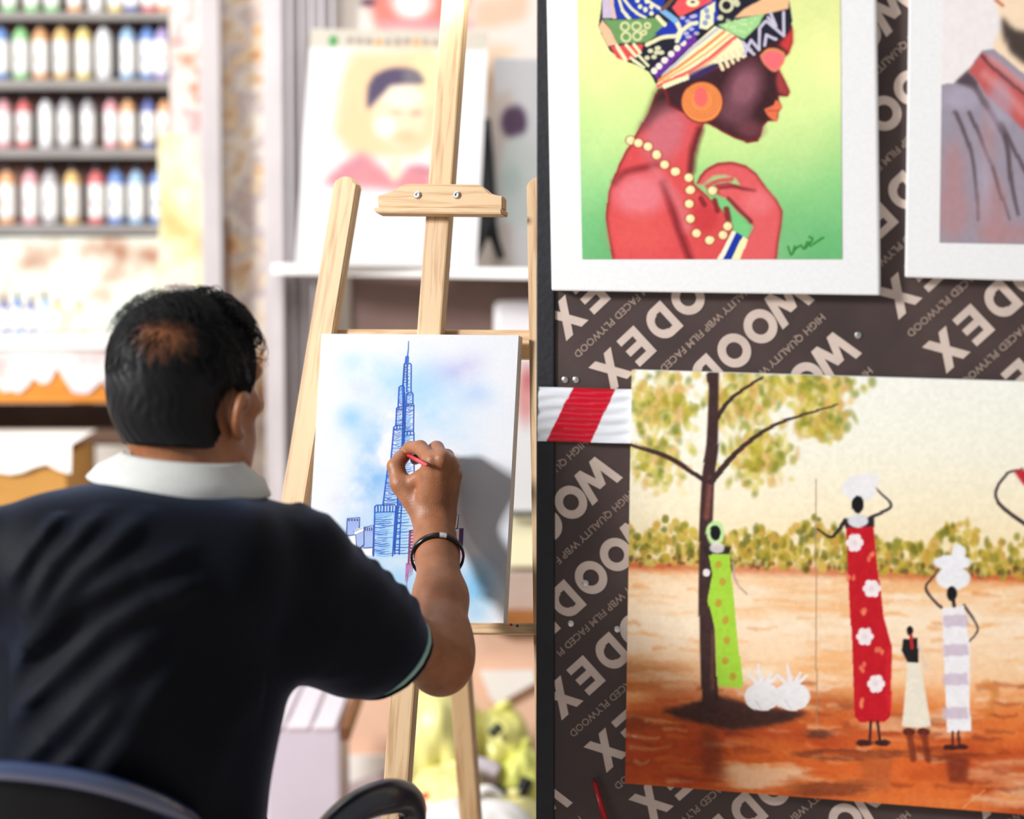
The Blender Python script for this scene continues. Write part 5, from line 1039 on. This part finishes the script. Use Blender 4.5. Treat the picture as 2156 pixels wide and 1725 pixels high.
# loose wisps over the crown and curls at the front
for i in range(420):
    px = rs.uniform(240, 430); py = rs.uniform(625, 700); q = on_scalp(px, py); n = nrm(q); fl = np.array([-.8, .2, .5]) + rs.normal(size=3) * .35; fl -= n * (fl @ n); fl /= np.linalg.norm(fl); L = rs.uniform(.03, .055); pts = []
    for k in range(7):
        t = k / 6; p = q + fl * L * t; e = np.linalg.norm((p - CC) / CR_); p = CC + (p - CC) / e; pts.append(p + nrm(p) * (.004 + .016 * math.sin(t * 2.6) * rs.uniform(.6, 1)))
    strand(glob(np.array(pts)), .0003)
for i in range(520):
    q = CC + np.array([rs.uniform(-.02, .062), rs.uniform(.015, .072), 0]); s2 = 1 - ((q[0] - CC[0]) / CR_[0]) ** 2 - ((q[1] - CC[1]) / CR_[1]) ** 2
    if s2 < .02: continue
    q[2] = CC[2] + CR_[2] * math.sqrt(s2); n = nrm(q); fl = np.array([.5, .55, 0]) + rs.normal(size=3) * .4; fl -= n * (fl @ n); fl /= np.linalg.norm(fl); R = rs.uniform(.006, .015); sw = rs.uniform(2.2, 4.6); pts = []
    for k in range(9):
        w = sw * k / 8; pts.append(q + n * (.006 + R * math.sin(w) * 1.15) + fl * R * (1 - math.cos(w)) + fl * .006 * k / 8)
    strand(glob(np.array(pts)), rs.uniform(.0003, .0006) if i % 3 else rs.uniform(.0008, .0015))
st_ = mobj('hair_strands', SV, np.array(SF), M_hair, hair, True); st_['kind'] = 'stuff'
# ---- shirt
M_shirt = pmat('dark_navy_jersey', (8, 10, 17), .6, .10, 120, bump=.25, bscale=900, sheen=.34, spec=.10)
sx_ = np.arange(-.86, -.06, .0042); sy_ = np.arange(2.74, 3.34, .0042); sz_ = np.arange(.44, 1.14, .0042)
C = Field(sx_, sy_, sz_)
C.ellip(at(300., 1370., 2.99), (.188, .128, .20), k=.05); C.ellip(at(270., 1640., 3.0), (.178, .132, .24), k=.06); C.cone(at(300., 1250., 2.975), at(290., 1500., 2.965), .115, .11, .06)
C.cone(NB + [.0, -.01, -.055], SHR + [-.015, -.005, .012], .064, .062, .05); C.cone(NB + [0, -.01, -.055], SHL + [.02, -.005, .014], .064, .062, .05)
C.cone(at(480., 1200., 2.96), at(120., 1200., 2.94), .085, .085, .05)
HEM = at(826., 1380., 3.140); AD = HEM - at(700., 1240., 3.055); AD /= np.linalg.norm(AD)
SP = [SHR + [-.018, -.004, -.016], at(716., 1290., 3.075), at(782., 1340., 3.115), HEM + AD * .03]
C.chain(SP, [.070, .066, .061, .053], .04)
C.cone(at(640., 1330., 3.02), at(735., 1362., 3.09), .06, .062, .04)
LSP = [SHL, SHL * .4 + LE * .6]; C.chain(LSP, [.07, .07], .04)
X, Y, Z = np.meshgrid(sx_, sy_, sz_, indexing='ij', sparse=True)
def ridge(P, Q, w, amp, Yp=None):
    A = np.asarray(P); Bq = np.asarray(Q); r_ = 3 * w; sl = C.blk(np.minimum(A, Bq) - r_, np.maximum(A, Bq) + r_); x, y, z = C.coords(sl); D = Bq - A; t = np.clip(((x - A[0]) * D[0] + (y - A[1]) * D[1] + (z - A[2]) * D[2]) / (D @ D), 0, 1)
    d2 = (x - A[0] - t * D[0]) ** 2 + ((y - A[1] - t * D[1]) * .35) ** 2 + (z - A[2] - t * D[2]) ** 2; C.v[sl] -= (amp * np.exp(-d2 / w ** 2) * (np.sin(np.pi * np.clip(t, .04, .96)) ** .5)).astype(np.float32)
def rp(P, w, amp, Y=2.86):     # a cloth fold running over the back
    P = [at(float(x), float(y), Y) for x, y in P]
    for i in range(len(P) - 1): ridge(P[i], P[i + 1], w, amp * 1.5)
for P, w, a in (([(215, 1075), (120, 1180), (55, 1300)], .012, .008), ([(300, 1090), (180, 1200), (70, 1330), (0, 1440)], .013, .009), ([(395, 1160), (290, 1200), (160, 1270), (60, 1370)], .012, .009), ([(420, 1230), (330, 1260), (230, 1320), (110, 1430), (0, 1530)], .012, .009),
                ([(330, 1340), (220, 1440), (100, 1560), (20, 1640)], .014, .008), ([(260, 1470), (170, 1580), (90, 1660)], .013, .008), ([(300, 1530), (220, 1640), (160, 1720)], .013, .007), ([(140, 1060), (70, 1150), (20, 1230)], .010, .007), ([(360, 1420), (280, 1520), (200, 1640)], .012, .006),
                ([(560, 1440), (470, 1560), (420, 1720)], .02, .005), ([(600, 1500), (560, 1600), (530, 1720)], .016, .005)): rp(P, w, a)
for i, (x, y, x2, y2) in enumerate(((640, 1085, 655, 1150), (690, 1125, 690, 1190), (722, 1148, 715, 1205), (752, 1172, 735, 1232), (782, 1205, 752, 1268), (806, 1235, 772, 1300), (836, 1262, 800, 1320), (862, 1288, 826, 1345))): ridge(at(x - (x2 - x) * 1.1, y - (y2 - y) * 1.1, 3.06 + i * .012), at(float(x2), float(y2), 3.02 + i * .012), .0095, .0075)
for x, y, x2, y2 in ((640, 1330, 820, 1300), (650, 1370, 810, 1350), (670, 1420, 800, 1390)): ridge(at(float(x), float(y), 3.0), at(float(x2), float(y2), 3.06), .010, .004)
# cut the sleeve at its hem, open it round the arm, cut the neck
side = (X - HEM[0]) * AD[0] + (Y - HEM[1]) * AD[1] + (Z - HEM[2]) * AD[2]
near = ((X - HEM[0]) ** 2 + (Y - HEM[1]) ** 2 + (Z - HEM[2]) ** 2) < .16 ** 2
C.v = np.where(near, np.maximum(C.v, side), C.v)
A_ = Field(sx_, sy_, sz_); A_.cone(at(760., 1290., 3.09), HEM + AD * .05, .049, .049, .0); C.v = np.maximum(C.v, -A_.v)
N_ = Field(sx_, sy_, sz_); N_.cone(NB + [.0, 0, -.01], NB + [0, .01, .15], .066, .075, 0); C.v = np.maximum(C.v, -N_.v)
C.v = np.maximum(C.v, (.475 - Z))
V, F = C.mesh(); V = relax(V, F, 2, .45); shirt = mobj('polo_shirt', V, F, M_shirt, person, True); print('shirt', len(V))
# sleeve trim: pale green cord along the hem
e1 = np.cross(AD, [0, 1.0, 0]); e1 /= np.linalg.norm(e1); e2 = np.cross(AD, e1)
inside = C
def cval(p):
    i = [min(max(int(np.searchsorted(g, q)), 1), len(g) - 1) for g, q in zip(C.g, p)]; return C.v[i[0], i[1], i[2]]
S0 = Field(sx_, sy_, sz_); S0.chain(SP, [.070, .066, .061, .053], .04); 
ring = []
for k in range(48):
    w = 2 * math.pi * k / 48; d = e1 * math.cos(w) + e2 * math.sin(w); lo, hi = .03, .10
    for _ in range(14):
        m = (lo + hi) / 2; q = HEM - AD * .006 + d * m; i = [min(max(int(np.searchsorted(g, z)), 1), len(g) - 1) for g, z in zip(S0.g, q)]
        if S0.v[i[0], i[1], i[2]] < 0: lo = m
        else: hi = m
    ring.append(lo)
ring = np.array(ring); ring = (ring + np.roll(ring, 1) + np.roll(ring, -1)) / 3
for nm, off, rad, m_ in (('sleeve_trim', -.009, .0034, pmat('green_trim', (150, 186, 170), .7, .08, 60)), ('sleeve_hem', -.001, .0042, M_shirt)):
    P = [HEM + AD * off + (e1 * math.cos(2 * math.pi * (k % 48) / 48) + e2 * math.sin(2 * math.pi * (k % 48) / 48)) * (ring[k % 48] + (.0015 if nm == 'sleeve_trim' else -.001)) for k in range(50)]
    v, f = tube(P, rad, 8, False); o_ = mobj(nm, v, f, m_, shirt, True)
# collar
M_col = pmat('white_rib_collar', (196, 196, 190), .75, .04, 60, bump=.2, bscale=500, stretch=(1, 1, 1))
n = 64; prof = [(0.0, -.004, 0), (.35, .002, .004), (.7, .0, .004), (1, 0, 0)]
nc = at(384., 993., 3.03)
V, F = [], []
for k in range(n + 1):
    w = math.radians(-215 + 250 * k / n) + math.radians(-20)         # sweeps round the back of the neck
    w = math.radians(-268 + 356 * k / n); c, s_ = math.cos(w), math.sin(w); frt = max(0, s_)
    tp = nc + [c * .071 + .002, s_ * .068, .016 - .006 * c - .030 * frt]; fold = nc + [c * .079 + .002, s_ * .076, .017 - .008 * c - .030 * frt]
    lowp = nc + [c * .116 - .004, s_ * .098 - .004, -.016 - .012 * c - .018 * frt - .004 * (1 - abs(c))]; mid = fold * .45 + lowp * .55 + np.array([c, s_, .3]) * .005
    inn = nc + [c * .070 + .002, s_ * .067, -.030 - .02 * frt]; lw2 = lowp + np.array([-c * .002, -s_ * .002, -.0030])
    V += [inn, tp, (tp + fold) / 2 + np.array([0, 0, .0035]), fold, mid, lowp, lw2, mid - np.array([c, s_, .3]) * .004]
m = 8
for k in range(n):
    for i in range(m - 1): F.append([k * m + i, (k + 1) * m + i, (k + 1) * m + i + 1, k * m + i + 1])
col = mobj('collar', V, F, M_col, shirt, True); col['label'] = 'white fold-over collar'
# trousers and shoes
M_trou = pmat('dark_trousers', (30, 32, 40), .8, .12, 80, bump=.2)
TR = Field(np.arange(-.80, .10, .009), np.arange(2.80, 3.68, .009), np.arange(.06, .72, .009))
P0 = np.array([PEL[0], PEL[1], .56]); TR.ellip(P0 + [.0, -.01, -.02], (.19, .15, .12), k=.05)
KN = [np.array([P0[0] + .08, 3.36, .48]), np.array([P0[0] - .20, 3.38, .50])]; AN = [np.array([P0[0] + .13, 3.19, .09]), np.array([P0[0] - .22, 3.40, .09])]
for k_, an, sg in zip(KN, AN, (1, -1)): TR.chain([P0 + [sg * .09, .02, -.03], k_, an], [.092, .068, .055], .03)
V, F = TR.mesh(); mobj('trousers', relax(V, F, 2), F, M_trou, person, True)
for an in AN:
    sf = Field(np.arange(an[0] - .07, an[0] + .07, .006), np.arange(an[1] - .12, an[1] + .24, .006), np.arange(-.02, .16, .006)); sf.cone(an + [0, -.02, -.045], an + [0, .15, -.055], .042, .036, .02); sf.cone(an + [0, 0, 0], an + [0, 0, -.04], .042, .04, .02); sf.v = np.maximum(sf.v, .002 - np.meshgrid(*sf.g, indexing='ij', sparse=True)[2])
    V, F = sf.mesh(); mobj('shoe', relax(V, F, 2), F, pmat('black_leather', (18, 17, 18), .35, .2, 30), person, True)
# bracelet on the right wrist
bc = at(921., 1172., 3.358); ax = at(918., 1120., 3.392) - at(924., 1230., 3.312); ax /= np.linalg.norm(ax); ax = ax + np.array([0, .10, -.20]); ax /= np.linalg.norm(ax)
b1 = np.cross(ax, [0, 1, 0]); b1 /= np.linalg.norm(b1); b2 = np.cross(ax, b1)
def band(w0, w1, n, rx, ry, t_, hgt, sag=0):
    V, F = [], []
    for k in range(n + 1):
        w = w0 + (w1 - w0) * k / n; d = b1 * math.cos(w) + b2 * math.sin(w); p = bc + b1 * math.cos(w) * rx + b2 * math.sin(w) * ry
        for o_, h_ in ((0, -hgt), (t_, -hgt * .75), (t_ * 1.2, 0), (t_, hgt * .75), (0, hgt), (-t_ * .2, 0)): V.append(p + d * o_ + ax * h_)
    for k in range(n):
        for i in range(6): F.append([k * 6 + i, k * 6 + (i + 1) % 6, (k + 1) * 6 + (i + 1) % 6, (k + 1) * 6 + i])
    return V, F
v, f = band(0, 2 * math.pi, 56, .0350, .0345, .0028, .0052); br_ = mobj('bracelet', v, f, pmat('black_gloss', (14, 14, 18), .22, .2, 30), person, True); br_['label'] = 'black bracelet with silver plate'
best = min(np.linspace(0, 2 * math.pi, 200), key=lambda w: (bc + b1 * math.cos(w) * .036 + b2 * math.sin(w) * .036)[1] * 3 + abs((bc + b1 * math.cos(w) * .036 + b2 * math.sin(w) * .036)[0] - at(932., 1143., 3.33)[0]) * 12)
v, f = band(best - .13, best + .13, 8, .0357, .0352, .0030, .0056); mobj('silver_plate', v, f, pmat('silver', (220, 216, 214), .3, .03, 30, metal=.3), br_, True)
# ------------------------------------------------------------------ brush in the hand
t0 = at(899., 980., 3.335); t1 = at(853.5, 956., 3.4585); dr = (t1 - t0) / np.linalg.norm(t1 - t0); tt = ((EP.p - t0) @ EP.n) / (dr @ EP.n); tip = t0 + dr * (tt - .001)
brush = thing('paint_brush', 'thin red handled paint brush held in the right hand', 'brush', tip)
fe = tip - dr * .014; v, f = tube([t0, t0 + dr * .004, t0 + dr * .05, fe - dr * .012], [.0014, .0024, .0030, .0026], 10); mobj('handle', v, f, pmat('red_handle', (206, 50, 62), .3, .06, 30), brush, True)
v, f = tube([fe - dr * .012, fe], [.0026, .0022], 10); mobj('ferrule', v, f, M_screw, brush, True); v, f = tube([fe, fe + dr * .007, tip], [.0021, .0022, .0004], 10); mobj('bristles', v, f, pmat('blue_wet_bristles', (40, 84, 160), .4, .1, 60), brush, True)
# ------------------------------------------------------------------ chair
ch = thing('plastic_chair', 'black plastic armchair with curved glossy back rail under the man', 'chair', (at(200., 1700., 2.95)[0], 2.98, 0))
M_pl = pmat('black_plastic', (18, 24, 40), .32, .2, 20, spec=.8, coat=.3)
SX = at(215., 1700., 2.95)[0]
def arc_shell(name, pts_top, pts_bot, thick, mat):
    a = smooth_curve(np.array(pts_top), 8); b = smooth_curve(np.array(pts_bot), 8); n = len(a); V, F = [], []; R = 6
    for i in range(n):
        for k in range(R): t = k / (R - 1); V.append(a[i] * (1 - t) + b[i] * t)
    for i in range(n - 1):
        for k in range(R - 1): F.append([i * R + k, (i + 1) * R + k, (i + 1) * R + k + 1, i * R + k + 1])
    o = mobj(name, V, F, mat, ch, True); s_ = o.modifiers.new('thickness', 'SOLIDIFY'); s_.thickness = thick; s_.offset = 0; s_ = o.modifiers.new('bevel', 'BEVEL'); s_.width = thick * .35; s_.segments = 2; return o
top = [at(-330., 1700., 2.98), at(-240., 1648., 2.88), at(-60., 1622., 2.815), at(120., 1634., 2.80), at(270., 1668., 2.815), at(390., 1722., 2.87), at(450., 1790., 2.95)]
bot = [q + np.array([0, .05, -(q[2] - .50)]) for q in top]
arc_shell('backrest', [q + [0, .004, -.004] for q in top], bot, .008, pmat('matt_black_plastic', (9, 10, 14), .55, .2, 20, spec=.2))
v, f = tube(smooth_curve(np.array(top), 8), .013, 12); mobj('back_rail', v, f, pmat('blue_black_gloss', (44, 58, 92), .22, .1, 20, spec=1.0, coat=1.0), ch, True)  # black rail, its bluish highlight put into the base colour
sb = hexa([(SX - .24, 2.84, .40), (SX + .24, 2.84, .40), (SX + .24, 2.84, .425), (SX - .24, 2.84, .425), (SX - .22, 3.27, .41), (SX + .22, 3.27, .41), (SX + .22, 3.27, .435), (SX - .22, 3.27, .435)], .01); mobj('seat', *sb, M_pl, ch)
for sx, y in ((-.21, 2.87), (.21, 2.87), (-.20, 3.24), (.20, 3.24)):
    v, f = tube([(SX + sx, y, .405), (SX + sx * 1.12, y + (-.03 if y < 3 else .03), 0)], [.022, .017], 10); mobj('leg', v, f, M_pl, ch, True)
# armrests: loop rising from the seat, padded end
arm = [(SX + .25, 2.95, .43), at(640., 1860., 2.98), at(690., 1755., 3.03), at(750., 1702., 3.07), at(815., 1678., 3.11), at(858., 1684., 3.15), at(868., 1730., 3.17), at(860., 1860., 3.18), (SX + .24, 3.22, .43)]
arm = smooth_curve(np.array([np.asarray(q, float) for q in arm]), 6); v, f = tube(arm, np.interp(np.linspace(0, 1, len(arm)), [0, .3, .5, .65, .8, 1], [.018, .02, .024, .02, .018, .018]), 14); mobj('armrest', v, f, M_pl, ch, True)
mir = arm.copy(); mir[:, 0] = 2 * SX - arm[:, 0]; v, f = tube(mir, np.interp(np.linspace(0, 1, len(arm)), [0, .3, .5, .65, .8, 1], [.018, .02, .024, .02, .018, .018]), 14); mobj('armrest', v, f, M_pl, ch, True)
